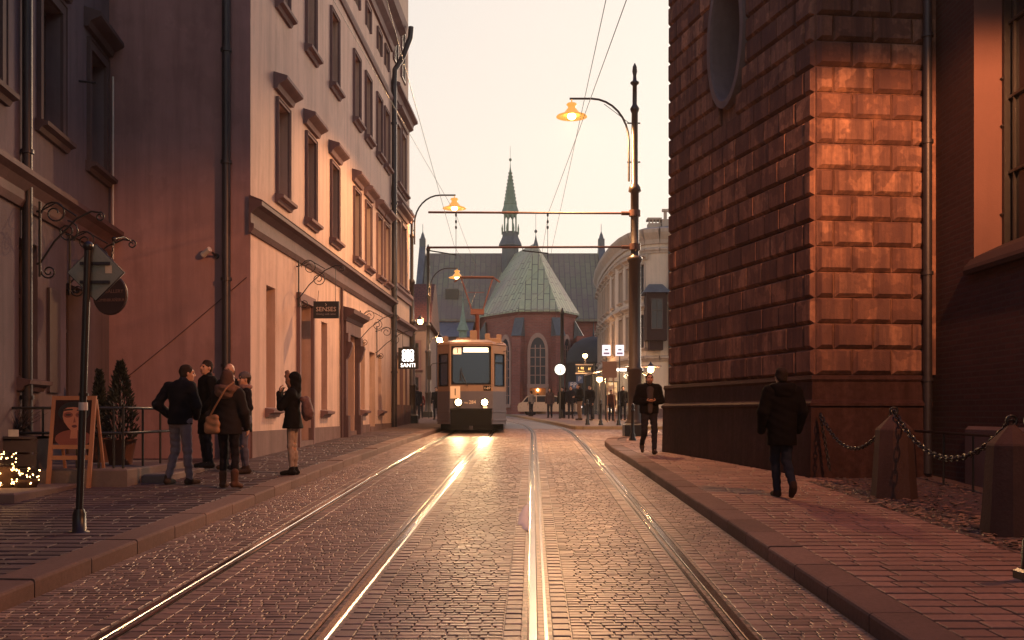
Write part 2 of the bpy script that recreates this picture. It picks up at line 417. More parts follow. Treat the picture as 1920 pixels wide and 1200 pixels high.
# ---- kerbs: single stones end to end along a line
def kerb(name, pts, width, side, seed, L=1.0, mtl=None):
    mb = MB(); rnd = random.Random(seed)
    P = [Vector((x, y)) for x, y in pts]; acc = []
    for a, b in zip(P, P[1:]):                # resample
        n = max(1, round((b - a).length / L))
        for k in range(n): acc.append(a.lerp(b, k / n))
    acc.append(P[-1])
    nr = []
    for i in range(len(acc)):
        t = (acc[min(i + 1, len(acc) - 1)] - acc[max(i - 1, 0)]).normalized(); nr.append(Vector((t.y, -t.x)) * side)
    for i in range(len(acc) - 1):
        a, b = acc[i], acc[i + 1]; t = (b - a).normalized() * .009
        a2, b2 = a + t, b - t; j = rnd.uniform(-.007, .007); r = .025
        def pt(p, n, o, y, z): q = p + n * o; return (q.x, q.y, g(p.y) + z + j)
        sec = [(0, -.08), (0, PV - r), (r * .3, PV - r * .3), (r, PV), (width, PV + .002), (width, -.08)]
        A = [pt(a2, nr[i], o, 0, z) for o, z in sec]; B = [pt(b2, nr[i + 1], o, 0, z) for o, z in sec]; n = len(sec)
        fs = [list(range(n)), list(range(n, 2 * n))[::-1]] + [(k, n + k, n + (k + 1) % n, (k + 1) % n) for k in range(n)]
        if side < 0: fs = [f[::-1] for f in fs]
        mb.add(A + B, fs)
    return struct(mb.build(name, mtl or m_kerb))
KW = .32
kerb('left_kerb', [(kl(y), y) for y in seq(-2, 36, 2) + seq(38, 74, 3)], KW, -1, 3)
kerb('right_kerb', [(x, y) for y, x in [(-4, 2.36)] + KRP[1:]], KW, 1, 4, .9)

# ---- pavements
def krp(y): return kr(y) + KW + (.0 if y < 27 else .25 if y < 30.5 else .0)
def lw(y):                                     # house line on the left
    return -9.5 if y < 20.6 else -5.92 + .036 * y + .02
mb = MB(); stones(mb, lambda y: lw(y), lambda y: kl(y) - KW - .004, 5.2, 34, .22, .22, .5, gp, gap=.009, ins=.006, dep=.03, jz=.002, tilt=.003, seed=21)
struct(mb.build('left_pavement', island('shade_tinted_flags', (.085, .06, .066), (.115, .08, .086), (.15, .105, .11), rough=.62, rv=.1, bump=.3, spec=.25)))  # darker copy of the paving flags, dimness of the left side put into the colour
def rw(y): return 4.5 if y < 15.9 else (8.7 - .2267 * y if y < 22.8 else 12)
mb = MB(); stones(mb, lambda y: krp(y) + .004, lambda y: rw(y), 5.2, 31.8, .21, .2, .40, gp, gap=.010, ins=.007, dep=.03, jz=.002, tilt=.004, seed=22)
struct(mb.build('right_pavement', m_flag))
def sheet(name, xa, xb, ys, zf, m):
    mb = MB()
    for a, b in zip(ys, ys[1:]): mb.poly((xa(a), a, zf(a)), (xb(a), a, zf(a)), (xb(b), b, zf(b)), (xa(b), b, zf(b)))
    return struct(mb.build(name, m))
sheet('left_pavement_bed', lambda y: -14, lambda y: kl(y) - KW + .01, seq(-2, 34, 2) + seq(36, 74, 2), lambda y: gp(y) - (.013 if y <= 34 else .002), mat('paving_bed', (.12, .08, .075), rough=.9, bump=.5))
sheet('right_pavement_bed', lambda y: kr(y) + KW - .01, lambda y: 14, seq(-2, 25, 3) + [26, 27, 28, 29, 30, 30.5, 31, 31.4], lambda y: gp(y) - .013, mat('paving_bed', (0, 0, 0)))
# loose cobble strip along the church wall, with pale litter on it
mb = MB(); stones(mb, 4.52, 6.6, 6.5, 16.6, .11, .09, .17, lambda y: gp(y) - .012, gap=.02, ins=.022, dep=.03, jz=.012, tilt=.08, seed=33)
struct(mb.build('cobble_strip', island('dark_cobbles', (.05, .036, .036), (.08, .06, .058), (.13, .10, .09), rough=.6)))
mb = MB(); rnd = random.Random(5)
for k in range(900):
    c = rnd.choice([(4.75, 12.3, .25, .8), (4.7, 14.9, .3, 1.0), (5.6, 12.6, .8, .8), (5.7, 14.6, .8, .9), (5.0, 11.2, .3, .6), (4.7, 9.6, .3, .5)])
    x, y = rnd.gauss(c[0], c[2]), rnd.gauss(c[1], c[3])
    if not (4.45 < x < 6.55 and 7 < y < 16.3): continue
    a = rnd.random() * PI; r = rnd.uniform(.03, .07); z = gp(y) + .004
    vs = [(x + r * math.cos(a + t) * (1 if k2 % 2 else .45), y + r * math.sin(a + t) * (1 if k2 % 2 else .45), z + rnd.uniform(0, .018)) for k2, t in enumerate([0, PI / 2, PI, 3 * PI / 2])]
    mb.poly(*vs)
tag(mb.build('leaf_litter', mat('dry_leaves', (.28, .17, .125), rough=.8, var=.4)), 'pale dry leaves scattered on the dark cobbles by the stone bollards', 'litter', kind='stuff')
# tram stop island
IS = [(2.3, 40.0), (2.0, 45), (1.6, 52), (1.1, 60), (.3, 70), (-.6, 80)]
mb = MB()
for (xa, ya), (xb, yb) in zip(IS, IS[1:]): mb.poly((xa + .25, ya + .25 if ya == 40 else ya, gp(ya)), (14, ya, gp(ya)), (14, yb, gp(yb)), (xb + .25, yb, gp(yb)))
struct(mb.build('stop_island', mat('island_paving', (.24, .16, .135), rough=.6, bump=.4, var=.3)))
kerb('island_kerb', [(14, 40.0), (6, 40.0), (2.75, 40.0), (2.45, 40.1)] + [(2.32, 40.5)] + IS[1:], .3, 1, 6, 1.0, mat('worn_yellow_kerb', (.33, .23, .14), rough=.6, var=.35))

# scrap lying at the middle rail
mb = MB(); rnd = random.Random(3); x0, y0 = rx(2, 12.6) - .1, 12.6
L_, R_, T_ = [], [], []
for k in range(25):
    y = 11.5 + 2.5 * k / 24; q = math.sin(PI * k / 24) ** .5 * (1.25 - .5 * k / 24); xr = rx(2, y) - .046; w = .012 + .12 * q * rnd.uniform(.6, 1.15)
    L_.append((xr - w, y, g(y) + .002)); T_.append((xr - w * .5, y, g(y) + .012 + .03 * q * rnd.uniform(.6, 1))); R_.append((xr, y, g(y) + .004))
n = 25; mb.add(L_ + T_ + R_, [(k, n + k, n + k + 1, k + 1) for k in range(n - 1)] + [(n + k, 2 * n + k, 2 * n + k + 1, n + k + 1) for k in range(n - 1)], 0, True)
tag(mb.build('snow_scrap', mat('dirty_snow', (.85, .82, .80), rough=.7, var=.15), loc=(x0, y0, g(y0))), 'long white scrap of snow lying against the middle rail', 'snow')
# ================================================================== left: the salmon town house
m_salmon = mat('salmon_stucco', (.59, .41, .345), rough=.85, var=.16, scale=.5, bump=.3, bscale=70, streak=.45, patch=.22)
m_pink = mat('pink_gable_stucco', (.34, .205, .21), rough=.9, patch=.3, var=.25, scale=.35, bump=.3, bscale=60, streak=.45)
m_trim = mat('salmon_trim', (.20, .125, .13), rough=.8, var=.15, bump=.2, streak=.4)
m_dtrim = mat('weathered_trim', (.13, .08, .085), rough=.7, var=.3, bump=.3, streak=.4)
m_wood = mat('dark_window_wood', (.075, .05, .052), rough=.5, var=.3, bump=.1)
m_plinth = mat('plinth_render', (.20, .13, .125), rough=.85, var=.3, scale=2, bump=.4, streak=.5)
A = Fr(-5.92 + .036 * 20.6, 20.6, .036, 1)            # facade; s = Y - 20.6 along the street
t = T('town_house', 'salmon plastered town house with hooded windows and wrought iron shop signs', 'building', (-5.2, 21, gp(21)))
Y0 = 20.6
F1 = [23.05, 25.75, 28.6, 31.9, 33.9, 36.1, 37.75]
holes = []
def hole(yc, w, z0, z1, dp=.25): holes.append((yc - Y0 - w / 2, yc - Y0 + w / 2, z0, z1, dp))
for y in F1: hole(y, .95, 6.42, 8.45)
for y in F1: hole(y, .95, 10.62, 12.6)
for y in F1: hole(y, .7, 14.2, 14.85, .18)
hole(22.1, .72, 1.78, 4.35, .3)                       # ground floor
hole(25.15, 1.25, .6, 4.3, .4)
hole(27.35, .72, 1.75, 4.05, .3)
hole(30.75, 1.55, .7, 3.95, .4)
hole(33.0, .72, 1.78, 3.95, .3)
hole(34.75, 1.1, .7, 3.7, .4)
hole(36.3, .7, 1.78, 3.7, .3)
mb = MB(); A.wall(mb, 0, 18.4, .2, 15.4, holes)
mb.poly(A.p(18.4, .2), A.p(18.4, .2, -6), A.p(18.4, 15.4, -6), A.p(18.4, 15.4))
mb.build('facade_wall', m_salmon, t)
mb = MB(); mb.poly((-14, 20.6, .2), (-5.185, 20.6, .2), (-5.185, 20.6, 16.4), (-14, 20.6, 16.4)); mb.poly((-14, 20.6, 16.4), (-5.2, 20.6, 16.4), (-5, 38.9, 16.4), (-14, 38.9, 16.4))
mb.build('side_wall', m_pink, t)
mb = MB(); 
for a, b in [(0, 4.55 - .62), (4.55 + .62, 10.15 - 1.15), (10.15 + 1.15, 14.15 - .56), (14.15 + .56, 18.4)]: A.box(mb, a, b, .2, 1.3, -.05, .035)
mb.build('plinth', m_plinth, t)
mb = MB()
A.prof(mb, -.12, 18.4, [(0, 5.22), (.04, 5.22), (.10, 5.32), (.10, 5.4), (.04, 5.42), (.04, 5.62), (.16, 5.72), (.26, 5.76), (.26, 5.84), (.05, 5.92), (0, 5.96)])
mb.build('string_course', m_dtrim, t)
mb = MB(); A.prof(mb, -.12, 18.4, [(0, 5.97), (.05, 5.925), (.27, 5.845), (.275, 5.86), (.05, 5.95)]); mb.build('string_flashing', m_dtrim, t)
mb = MB()
A.prof(mb, 0, 18.4, [(0, 13.3), (.06, 13.3), (.10, 13.4), (.10, 13.48), (0, 13.55)])
A.prof(mb, 0, 18.4, [(0, 15.2), (.08, 15.2), (.12, 15.4), (.3, 15.55), (.34, 15.75), (.55, 15.9), (.62, 16.2), (0, 16.4)])
mb.build('eaves_cornice', m_trim, t)
for i, y in enumerate(F1):
    window(t, A, y - Y0, 6.42, 8.45, .95, .25, m_wood, m_glass, m_trim, .055, True, .14)
    window(t, A, y - Y0, 10.62, 12.6, .95, .25, m_wood, m_glass, m_trim, .055, True, False)
    window(t, A, y - Y0, 14.2, 14.85, .7, .18, m_wood, m_glass, m_trim, .08, False, False, bars=())
for y, w, z0, z1 in [(22.1, .72, 1.78, 4.35), (27.35, .72, 1.75, 4.05), (33.0, .72, 1.78, 3.95), (36.3, .7, 1.78, 3.7)]:
    window(t, A, y - Y0, z0, z1, w, .3, m_wood, m_glass, m_trim, 0, True, False, bars=(.68,))
def door(par, fr, sc, w, z0, z1, dp, step=True):
    b = MB(); a0, a1 = sc - w / 2, sc + w / 2
    fr.box(b, a0, a1, z0, z0 + (z1 - z0) * .74, -dp - .03, -dp + .03)
    for k in range(2):
        for z_, zz in ((.08, .3), (.36, .66)):
            c0 = a0 + .1 + k * (w - .1) / 2; fr.box(b, c0, c0 + w / 2 - .2, z0 + (z1 - z0) * z_, z0 + (z1 - z0) * zz, -dp + .03, -dp + .05)
    d = b.build('door', m_wood, par)
    b = MB(); fr.box(b, a0, a1, z0 + (z1 - z0) * .76, z1, -dp - .03, -dp + .01); b.build('transom_light', m_glass, d)
    b = MB(); fr.box(b, a0, a1, z0 + (z1 - z0) * .74, z0 + (z1 - z0) * .76, -dp - .03, -dp + .06)
    fr.box(b, a0, a0 + .07, z0, z1, -dp + .0, -dp + .07); fr.box(b, a1 - .07, a1, z0, z1, -dp + .0, -dp + .07); b.build('frame', m_wood, d)
    b = MB(); b.cyl(fr.p(sc + .08, z0 + 1.0, -dp + .03), fr.p(sc + .08, z0 + 1.0, -dp + .1), .025, 8); b.build('handle', m_zinc, d)
    if step:
        b = MB(); fr.box(b, a0 - .05, a1 + .05, z0 - .5, z0 + .02, -dp - .05, .07); b.build('doorstep', m_plinth, d)
    return d
door(t, A, 4.55, 1.25, .98, 4.3, .4); door(t, A, 10.15, 1.55, 1.12, 3.95, .4); door(t, A, 14.15, 1.1, 1.2, 3.7, .4)
mb = MB()                                              # carved portal round the wide door
for s in (-1, 1):
    c = 10.15 + s * .98
    A.box(mb, c - .16, c + .16, .5, 1.6, 0, .2); A.box(mb, c - .12, c + .12, 1.6, 3.7, 0, .13); A.box(mb, c - .16, c + .16, 3.7, 3.95, 0, .2)
    A.prof(mb, c - .1, c + .1, [(.13, 3.2), (.2, 3.3), (.3, 3.62), (.28, 3.7), (.13, 3.7)])
A.box(mb, 10.15 - 1.15, 10.15 + 1.15, 3.95, 4.3, 0, .14)
A.prof(mb, 10.15 - 1.3, 10.15 + 1.3, [(0, 4.3), (.16, 4.3), (.2, 4.4), (.38, 4.5), (.4, 4.62), (0, 4.72)])
mb.build('carved_portal', m_dtrim, t)
mb = MB()
for s in (-1, 1): A.box(mb, 4.55 + s * .72 - .07, 4.55 + s * .72 + .07, .5, 4.5, 0, .08)
A.box(mb, 4.55 - .8, 4.55 + .8, 4.3, 4.5, 0, .1); mb.build('door_surround', m_trim, t)
# rain pipes
def pipe(name, pts, r, par, m=None, col=()):
    b = MB(); b.tube(pts, r, 10); o = b.build(name, m or m_zinc, par)
    for p in col:
        c = MB(); p = Vector(p); c.cyl(p - Vector((0, 0, .03)), p + Vector((0, 0, .03)), r * 1.3, 10); c.build('collar', m or m_zinc, o)
    return o
x = -5.62
pipe('downpipe', [(x, 20.45, .75), (x, 20.45, 16.2)], .085, t, None, [(x, 20.45, z) for z in (2.6, 4.3, 6.6, 8.8)])
p = [A.p(18.3, 16.1, .75), A.p(18.3, 15.7, .72), A.p(18.3, 15.0, .45), A.p(18.3, 14.5, .14), A.p(18.3, 13.9, .12), A.p(18.3, 1.1, .12)]
pipe('downpipe', p, .1, t, None, [A.p(18.3, z, .12) for z in (3.2, 6.3, 9.5, 12.5)])
pipe('downpipe', [A.p(8.75, 5.2, .06), A.p(8.75, .9, .06)], .045, t, m_dtrim)
mb = MB(); mb.tube([(-8.2, 20.58, 1.9), (-6.6, 20.58, 3.2), (-5.25, 20.58, 4.35)], .009, 5); mb.build('cable', mat('mauve_cable', (.10, .06, .07)), t)

# wrought iron brackets and hanging signs
def scroll(c, r, a0, turns, u, v, n=22, shrink=.25):
    o = []
    for k in range(n):
        q = k / (n - 1); a = a0 + turns * 2 * PI * q; rr = r * (1 - (1 - shrink) * q); o.append(c + u * (rr * math.cos(a)) + v * (rr * math.sin(a)))
    return o
def bracket(par, base, out, L, h, r=.013):            # base: top point at the wall, arm reaching outwards
    o = Vector(out).normalized(); z = Vector((0, 0, 1)); b = MB(); B = Vector(base)
    b.tube([B + z * .15 + o * .05, B - z * h + o * .05], r * 1.4, 6)
    b.cyl(B + o * 0, B + o * .05, r * 1.2, 6); b.cyl(B - z * (h * .8), B - z * (h * .8) + o * .05, r * 1.2, 6)
    arm = [B - z * h * .8 + o * .05, B - z * h * .45 + o * L * .28, B - z * h * .1 + o * L * .62, B + z * .02 + o * L * .85, B - z * .0 + o * L]
    b.tube(arm, r, 6)
    b.tube(scroll(B + o * (L * .28) + z * (-.02), .19, PI, -1.5, o, z), r * .8, 6)
    b.tube(scroll(B + o * (L * .48) - z * .30, .17, PI * .5, -1.6, o, z), r * .8, 6)
    b.tube(scroll(B + o * .18 - z * (h * .92), .11, PI, 1.5, o, z), r * .8, 6)
    b.tube(scroll(B + o * (L * .98) - z * .06, .075, PI * .5, -1.3, o, z), r * .8, 6)
    b.tube([B + o * .05, B + o * L * .3 + z * .14, B + o * L * .62 - z * .06], r * .8, 6)
    return b.build('bracket', m_iron, par)
m_black = mat('black_sign_paint', (.012, .011, .013), rough=.45)
m_cream = mat('cream_letter_paint', (.62, .5, .42), rough=.6)
out = (A.n[0], A.n[1], 0)
b0 = A.p(24.35 - Y0, 5.1, .0)
t = T('shop_sign', 'black rectangular hanging sign with cream lettering on a scrolled iron bracket', 'sign', b0, 'shop signs on iron brackets')
bracket(t, b0, out, 1.08, .95)
o = Vector(out)
mb = MB(); c = b0 + o * .72 - Vector((0, 0, 1.02)); c0 = c - o * .32; c1 = c + o * .28
f2 = Fr(c0.x, c0.y, o.x, o.y); f2.box(mb, 0, .6, c.z - .2, c.z + .2, -.02, .02)
bd = mb.build('board', m_black, t)
rt = Vector((f2.u[0], f2.u[1], 0))
text('lettering', 'SENSES', .145, f2.p(.3, c.z + .01, .021), rt, (0, 0, 1), m_cream, bd, .002, sx=1.05)
text('lettering', 'Dining with wine', .066, f2.p(.3, c.z - .1, .021), rt, (0, 0, 1), mat('grey_letter_paint', (.3, .26, .26)), bd, .002)
mb = MB(); mb.tube([f2.p(.29, c.z + .09, .024), f2.p(.31, c.z + .12, .024), f2.p(.28, c.z + .15, .024)], .006, 5); mb.build('flame_mark', m_cream, bd)
mb = MB()
for s in (.1, .52): mb.tube([f2.p(s, c.z + .2, 0), f2.p(s + (.02 if s < .3 else 0), c.z + (.45 if s < .3 else 1.0), 0)], .007, 5)
mb.build('hanging_chain', m_iron, t)
b1 = A.p(32.3 - Y0, 4.7, 0)
t = T('iron_bracket', 'empty scrolled iron bracket above the carved portal, without a sign', 'bracket', b1); bracket(t, b1, out, 1.2, .9)
b1 = A.p(35.4 - Y0, 4.45, 0)
t = T('lit_shop_sign', 'black hanging box sign with glowing white knot emblem and lettering by the rain pipe', 'sign', b1, 'shop signs on iron brackets')
bracket(t, b1, out, 1.35, .9)
c = b1 + o * 1.12 - Vector((0, 0, .92)); f2 = Fr(c.x - o.x * .33, c.y - o.y * .33, o.x, o.y); rt = Vector((f2.u[0], f2.u[1], 0))
mb = MB(); f2.box(mb, 0, .66, c.z - .36, c.z + .36, -.07, .07); f2.box(mb, .14, .5, c.z + .36, c.z + .4, -.05, .05); bd = mb.build('lightbox', m_black, t)
m_signlit = emis('sign_light', (1, .93, .85), 3.2)
mb = MB()
cx, cz = .33, c.z + .09
for i in (-1, 0, 1):
    for j in (-1, 0, 1):
        q = f2.p(cx + i * .125, cz + j * .125, .072); ring = [q + rt * (.058 * math.cos(a)) + Vector((0, 0, .058 * math.sin(a))) for a in [2 * PI * k / 14 for k in range(14)]]
        mb.tube(ring, .024, 6, closed=True)
f2.box(mb, cx - .08, cx + .08, cz - .17, cz + .17, .07, .078); f2.box(mb, cx - .17, cx + .17, cz - .08, cz + .08, .0795, .0815)
mb.build('emblem', m_signlit, bd)
text('lettering', 'SANTI', .185, f2.p(.33, c.z - .245, .071), rt, (0, 0, 1), m_signlit, bd, .003, sx=1.0)
mb = MB()
for s in (.14, .52): mb.tube([f2.p(s, c.z + .36, 0), f2.p(s, c.z + .9, 0)], .008, 5)
mb.build('hanging_rod', m_iron, t)
# camera on the pink wall
q = W(392, 468, 20.4)
t = T('security_camera', 'small white security camera on the pink gable wall beside the rain pipe', 'camera', q)
mb = MB(); d = Vector((.75, -.5, .45)).normalized(); mb.tube([q - d * .16, q + d * .02], .055, 10); mb.tube([q - d * .2, q - d * .16], .06, 10); mb.build('camera_body', mat('white_plastic', (.6, .55, .52), rough=.4), t)
mb = MB(); mb.tube([q + Vector((.06, .02, -.06)), q + Vector((.1, .19, -.1))], .022, 6); mb.cyl(q + Vector((.1, .15, -.1)), q + Vector((.1, .2, -.1)), .05, 8); mb.build('mount', m_zinc, t)

# ================================================================== left: the paler house beyond it
m_cream_st = mat('cream_stucco', (.52, .37, .30), rough=.85, var=.1, bump=.2, streak=.3)
t = T('corner_house', 'paler cream house with banded ground floor just beyond the salmon house', 'building', (-4.5, 39.5, gp(39.5)))
h2 = [(a - .5, a + .5, z0, z1) for a in (20.0, 21.6) for z0, z1 in ((1.7, 3.9), (6.7, 9.2), (10.6, 12.9))]
mb = MB(); A.wall(mb, 18.41, 23.4, .3, 14.3, h2); E = Fr(A.p(23.4, 0).x, A.p(23.4, 0).y, -1, .036)
E.wall(mb, 0, 10, .3, 14.3); mb.poly(A.p(18.41, 13.9), A.p(23.4, 13.9), A.p(23.4, 13.9, -10), A.p(18.41, 13.9, -10)); mb.build('wall', m_cream_st, t)
mb = MB(); A.box(mb, 18.45, 23.45, .3, 2.0, -.3, .05); mb.build('plinth', m_plinth, t); mb = MB(); E.box(mb, -.045, 10, .305, 2.003, -.3, .052); mb.build('plinth', m_plinth, t)
mb = MB()
for z, dd in ((4.9, .3), (6.2, .15), (9.7, .2), (13.7, .32)):
    A.prof(mb, 18.45, 23.4 + dd, [(0, z), (.08, z), (dd * .5, z + .2), (dd, z + .28), (dd, z + .38), (0, z + .55)])
    E.prof(mb, -.0, 10, [(0, z), (.08, z), (dd * .5, z + .2), (dd, z + .28), (dd, z + .38), (0, z + .55)])
mb.build('cornice', m_trim, t)
for a in (20.0, 21.6):
    window(t, A, a, 1.7, 3.9, 1.0, .25, m_wood, m_glass, m_trim, .1, False)
    window(t, A, a, 6.7, 9.2, 1.0, .25, m_wood, m_glass, m_trim, .14, True, .12)
    window(t, A, a, 10.6, 12.9, 1.0, .25, m_wood, m_glass, m_trim, .14, True, .12)
mb = MB(); A.box(mb, 18.5, 23.4, 14.25, 22, -8, -.05)
mb.build('attic_storey', m_cream_st, t)
for a in (19.7, 21.7): window(t, Fr(*A.p(0, 0, -.05)[:2], *A.u), a, 15.2, 17.2, .9, .0, m_wood, m_glass, m_trim, .14, False)

# ================================================================== left: the near grey house
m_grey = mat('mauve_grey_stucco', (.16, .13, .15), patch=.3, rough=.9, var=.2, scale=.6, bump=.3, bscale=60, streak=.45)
N_ = Fr(-5.55 - .118 * 8, 8, -.118, 1); k_ = math.hypot(.118, 1)
sN = lambda y: (y - 8) * k_
t = T('gallery_house', 'dim mauve grey house with heavy window hoods beside the easel board', 'building', (-7.2, 15, gp(15)))
hs = [(sN(y) - .5, sN(y) + .5, 6.3, 8.4, .3) for y in (12.2, 14.3, 17.05, 19.75)] + [(sN(y) - .42, sN(y) + .42, 2.2, 4.3, .3) for y in (11.5, 16.0)] + [(sN(18.4) - .55, sN(18.4) + .55, .72, 3.9, .35)]
hs += [(sN(y) - .5, sN(y) + .5, 10.4, 12.5, .3) for y in (12.2, 14.3, 17.05, 19.75)]
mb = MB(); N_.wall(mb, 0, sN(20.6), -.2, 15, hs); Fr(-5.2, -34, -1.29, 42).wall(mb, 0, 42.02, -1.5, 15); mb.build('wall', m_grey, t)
mb = MB(); N_.prof(mb, 0, sN(20.55), [(0, 4.75), (.05, 4.75), (.1, 4.85), (.1, 4.98), (.2, 5.1), (.3, 5.16), (.3, 5.24), (0, 5.34)]); mb.build('string_course', m_dtrim, t)
for y in (12.2, 14.3, 17.05, 19.75):
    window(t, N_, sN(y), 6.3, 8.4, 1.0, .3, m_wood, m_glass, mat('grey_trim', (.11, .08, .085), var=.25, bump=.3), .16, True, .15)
    window(t, N_, sN(y), 10.4, 12.5, 1.0, .3, m_wood, m_glass, m_dtrim, .16, True, False)
for y in (11.5, 16.0): window(t, N_, sN(y), 2.2, 4.3, .84, .3, m_wood, m_glass, m_dtrim, .0, True, False)
door(t, N_, sN(18.4), 1.1, .9, 3.9, .35)
mb = MB(); N_.box(mb, sN(16.85), sN(17.4), 2.0, 3.7, .0, .05); mb.build('shutter', m_wood, t)
y = 15.65; pipe('downpipe', [N_.p(sN(y), .7, .1), N_.p(sN(y), 15, .1)], .075, t, None, [N_.p(sN(y), z, .1) for z in (1.9, 5.6, 9)])
mb = MB(); mb.tube([N_.p(sN(20.5), 4.7, .1), N_.p(sN(20.5), 8.3, .1)], .022, 6); mb.build('white_conduit', mat('white_plastic', (0, 0, 0)), t)
pipe('drain_stub', [N_.p(sN(18.6), 7.6, 0), N_.p(sN(18.6), 7.58, .3)], .02, t, m_iron)

nout = (N_.n[0], N_.n[1], 0); o = Vector(nout); b0 = N_.p(sN(15.9), 4.75, .15)
t = T('lantern_bracket', 'scrolled iron bracket with no sign below the cornice of the grey house', 'bracket', b0); bracket(t, b0, nout, .95, 1.0, .016)
b0 = N_.p(sN(17.9), 4.65, .0)
t = T('oval_gallery_sign', 'dark oval gallery sign hanging on a chain from an iron bracket', 'sign', b0, 'shop signs on iron brackets')
bracket(t, b0, nout, 1.1, .95, .016)
c = W(207, 553, 17.4); tip = b0 + o * 1.08
mb = MB(); mb.lathe((0, 0, 0), [(.001, -.03), (.32, -.03), (.34, -.01), (.34, .01), (.32, .03), (.001, .03)], 32, sm=False, sx=.92)
M = Matrix.Translation(c) @ Matrix.Rotation(-.16, 4, 'Z') @ Matrix.Rotation(PI / 2, 4, 'X'); mb.v = [tuple(M @ Vector(q)) for q in mb.v]
bd = mb.build('oval_board', mat('maroon_sign_paint', (.03, .017, .02), rough=.5), t)
rt = Matrix.Rotation(-.16, 3, 'Z') @ Vector((1, 0, 0)); nn = Vector((rt.y, -rt.x, 0)); nn = nn if nn.y < 0 else -nn
m_copper = mat('copper_letter_paint', (.2, .11, .085), rough=.5)
text('lettering', 'ARTGALLERY', .083, c + nn * .031 + Vector((0, 0, .055)), rt, (0, 0, 1), m_copper, bd, .002)
text('lettering', 'DOMINIKAŃSKA', .072, c + nn * .031 + Vector((0, 0, -.09)), rt, (0, 0, 1), m_copper, bd, .002)
mb = MB(); z0 = c.z + .34; n = 12; top = Vector((c.x + .06, c.y, W(0, 448, 17.4).z))
for k in range(n):
    q = Vector((c.x + .06 * k / n, c.y, z0 + (top.z - z0) * (k + .5) / n)); h = (top.z - z0) / n
    a = (Vector((1, 0, 0)) if k % 2 else Vector((0, 1, 0))); mb.tube([q + a * (.016 * math.cos(w)) + Vector((0, 0, h * .62 * math.sin(w))) for w in [2 * PI * j / 8 for j in range(8)]], .006, 5, closed=True)
mb.build('chain', m_iron, t)
mb = MB(); mb.tube([tip, (tip + top) / 2 + Vector((0, 0, .05)), top], .014, 6); mb.ball(top, .04, 8); mb.build('bracket_arm', m_iron, t)

# ================================================================== left: dark house with red roof, far down
m_dim = mat('dim_plaster', (.26, .19, .175), rough=.9, var=.2, streak=.3)
m_tile = brick('red_roof_tiles', (.16, .06, .05), (.12, .05, .045), (.05, .025, .025), .3, .28, .02, bump=.8)
G_ = Fr(-11.5, 64, 1, .02)
t = T('tiled_house', 'dim plastered house with a plum red tiled roof behind the left lamp posts', 'building', (-7.5, 64, gp(64)))
hh = [(a - .55, a + .55, z0, z1) for a in (2.9, 5.2) for z0, z1 in ((2.1, 3.9), (4.4, 6.0))] 
mb = MB(); G_.wall(mb, 0, 6.2, .8, 7.3, hh); G2 = Fr(*G_.p(6.2, 0)[:2], -.02, 1); G2.wall(mb, 0, 12, .8, 7.3); mb.build('wall', m_dim, t)
mb = MB(); mb.hexa([G_.p(-.2, 7.25, .4), G_.p(6.5, 7.25, .4), G_.p(6.5, 7.25, -12), G_.p(-.2, 7.25, -12), G_.p(-.2, 10.2, -4.5), G_.p(6.5, 10.2, -4.5), G_.p(6.5, 10.3, -6), G_.p(-.2, 10.3, -6)]); mb.build('roof', m_tile, t)
mb = MB(); G_.prof(mb, 0, 6.3, [(0, 6.8), (.08, 6.8), (.25, 7.1), (.3, 7.22), (0, 7.24)]); mb.build('cornice', m_trim, t)
for a in (2.9, 5.2):
    for z0, z1 in ((2.1, 3.9), (4.4, 6.0)): window(t, G_, a, z0, z1, 1.1, .2, m_wood, m_glass_far, m_trim, .14, True)

# ================================================================== right: rusticated tower block
m_rust = None
def rust_mat():
    N = NT('rusticated_sandstone'); G = N.geo(); P = G.outputs['Position']; r = G.outputs['Random Per Island']
    c = N.ramp(r, [(0, (.14, .07, .056)), (.45, (.25, .127, .092)), (1, (.38, .205, .14))])
    st = N.noise(N.mapv(P, (3.5, 3.5, .35)), 1.3, 6, .65)
    c = N.mix(N.ramp(st, [(.42, (0, 0, 0)), (.62, (.75,) * 3)]), c, (.06, .036, .042))
    pt = N.noise(P, 2.4, 3, .5)                       # crusts that peel off with a hard edge
    c = N.mix(N.ramp(pt, [(.50, (0, 0, 0)), (.525, (.55,) * 3)]), c, (.085, .045, .045))
    c = N.mix(N.ramp(N.noise(P, 14, 5), [(.35, (.4,) * 3), (.6, (0, 0, 0))]), c, (.10, .052, .045))
    N.l(c, N.b.inputs['Base Color']); N.b.inputs['Roughness'].default_value = .8; N.b.inputs['Specular IOR Level'].default_value = .12
    b = N.bump(N.noise(P, 28, 5), .45, .015); N.bump(pt, .35, .03, b); return N.m
m_rust = rust_mat()
yc, xc = 16.6, 4.85; k_ = math.hypot(.2267, 1)
RL_ = Fr(8.61 - .2267 * 22.66, 22.66, .2267, -1)       # long face, s grows towards the viewer
LL = (22.66 - 16.6) * k_
RF = Fr(xc, yc, 1, .11)                                # short face
LF = 1.86
t = T('rusticated_building', 'massive building of soot streaked rusticated stone blocks with an oval window', 'building', (4.6, 17.5, gp(17)))
ROW, Z0, NR = .41, 2.28, 29
oc_s, oc_z, oa, ob = (22.66 - 19.72) * k_, 8.8, .66, 1.2
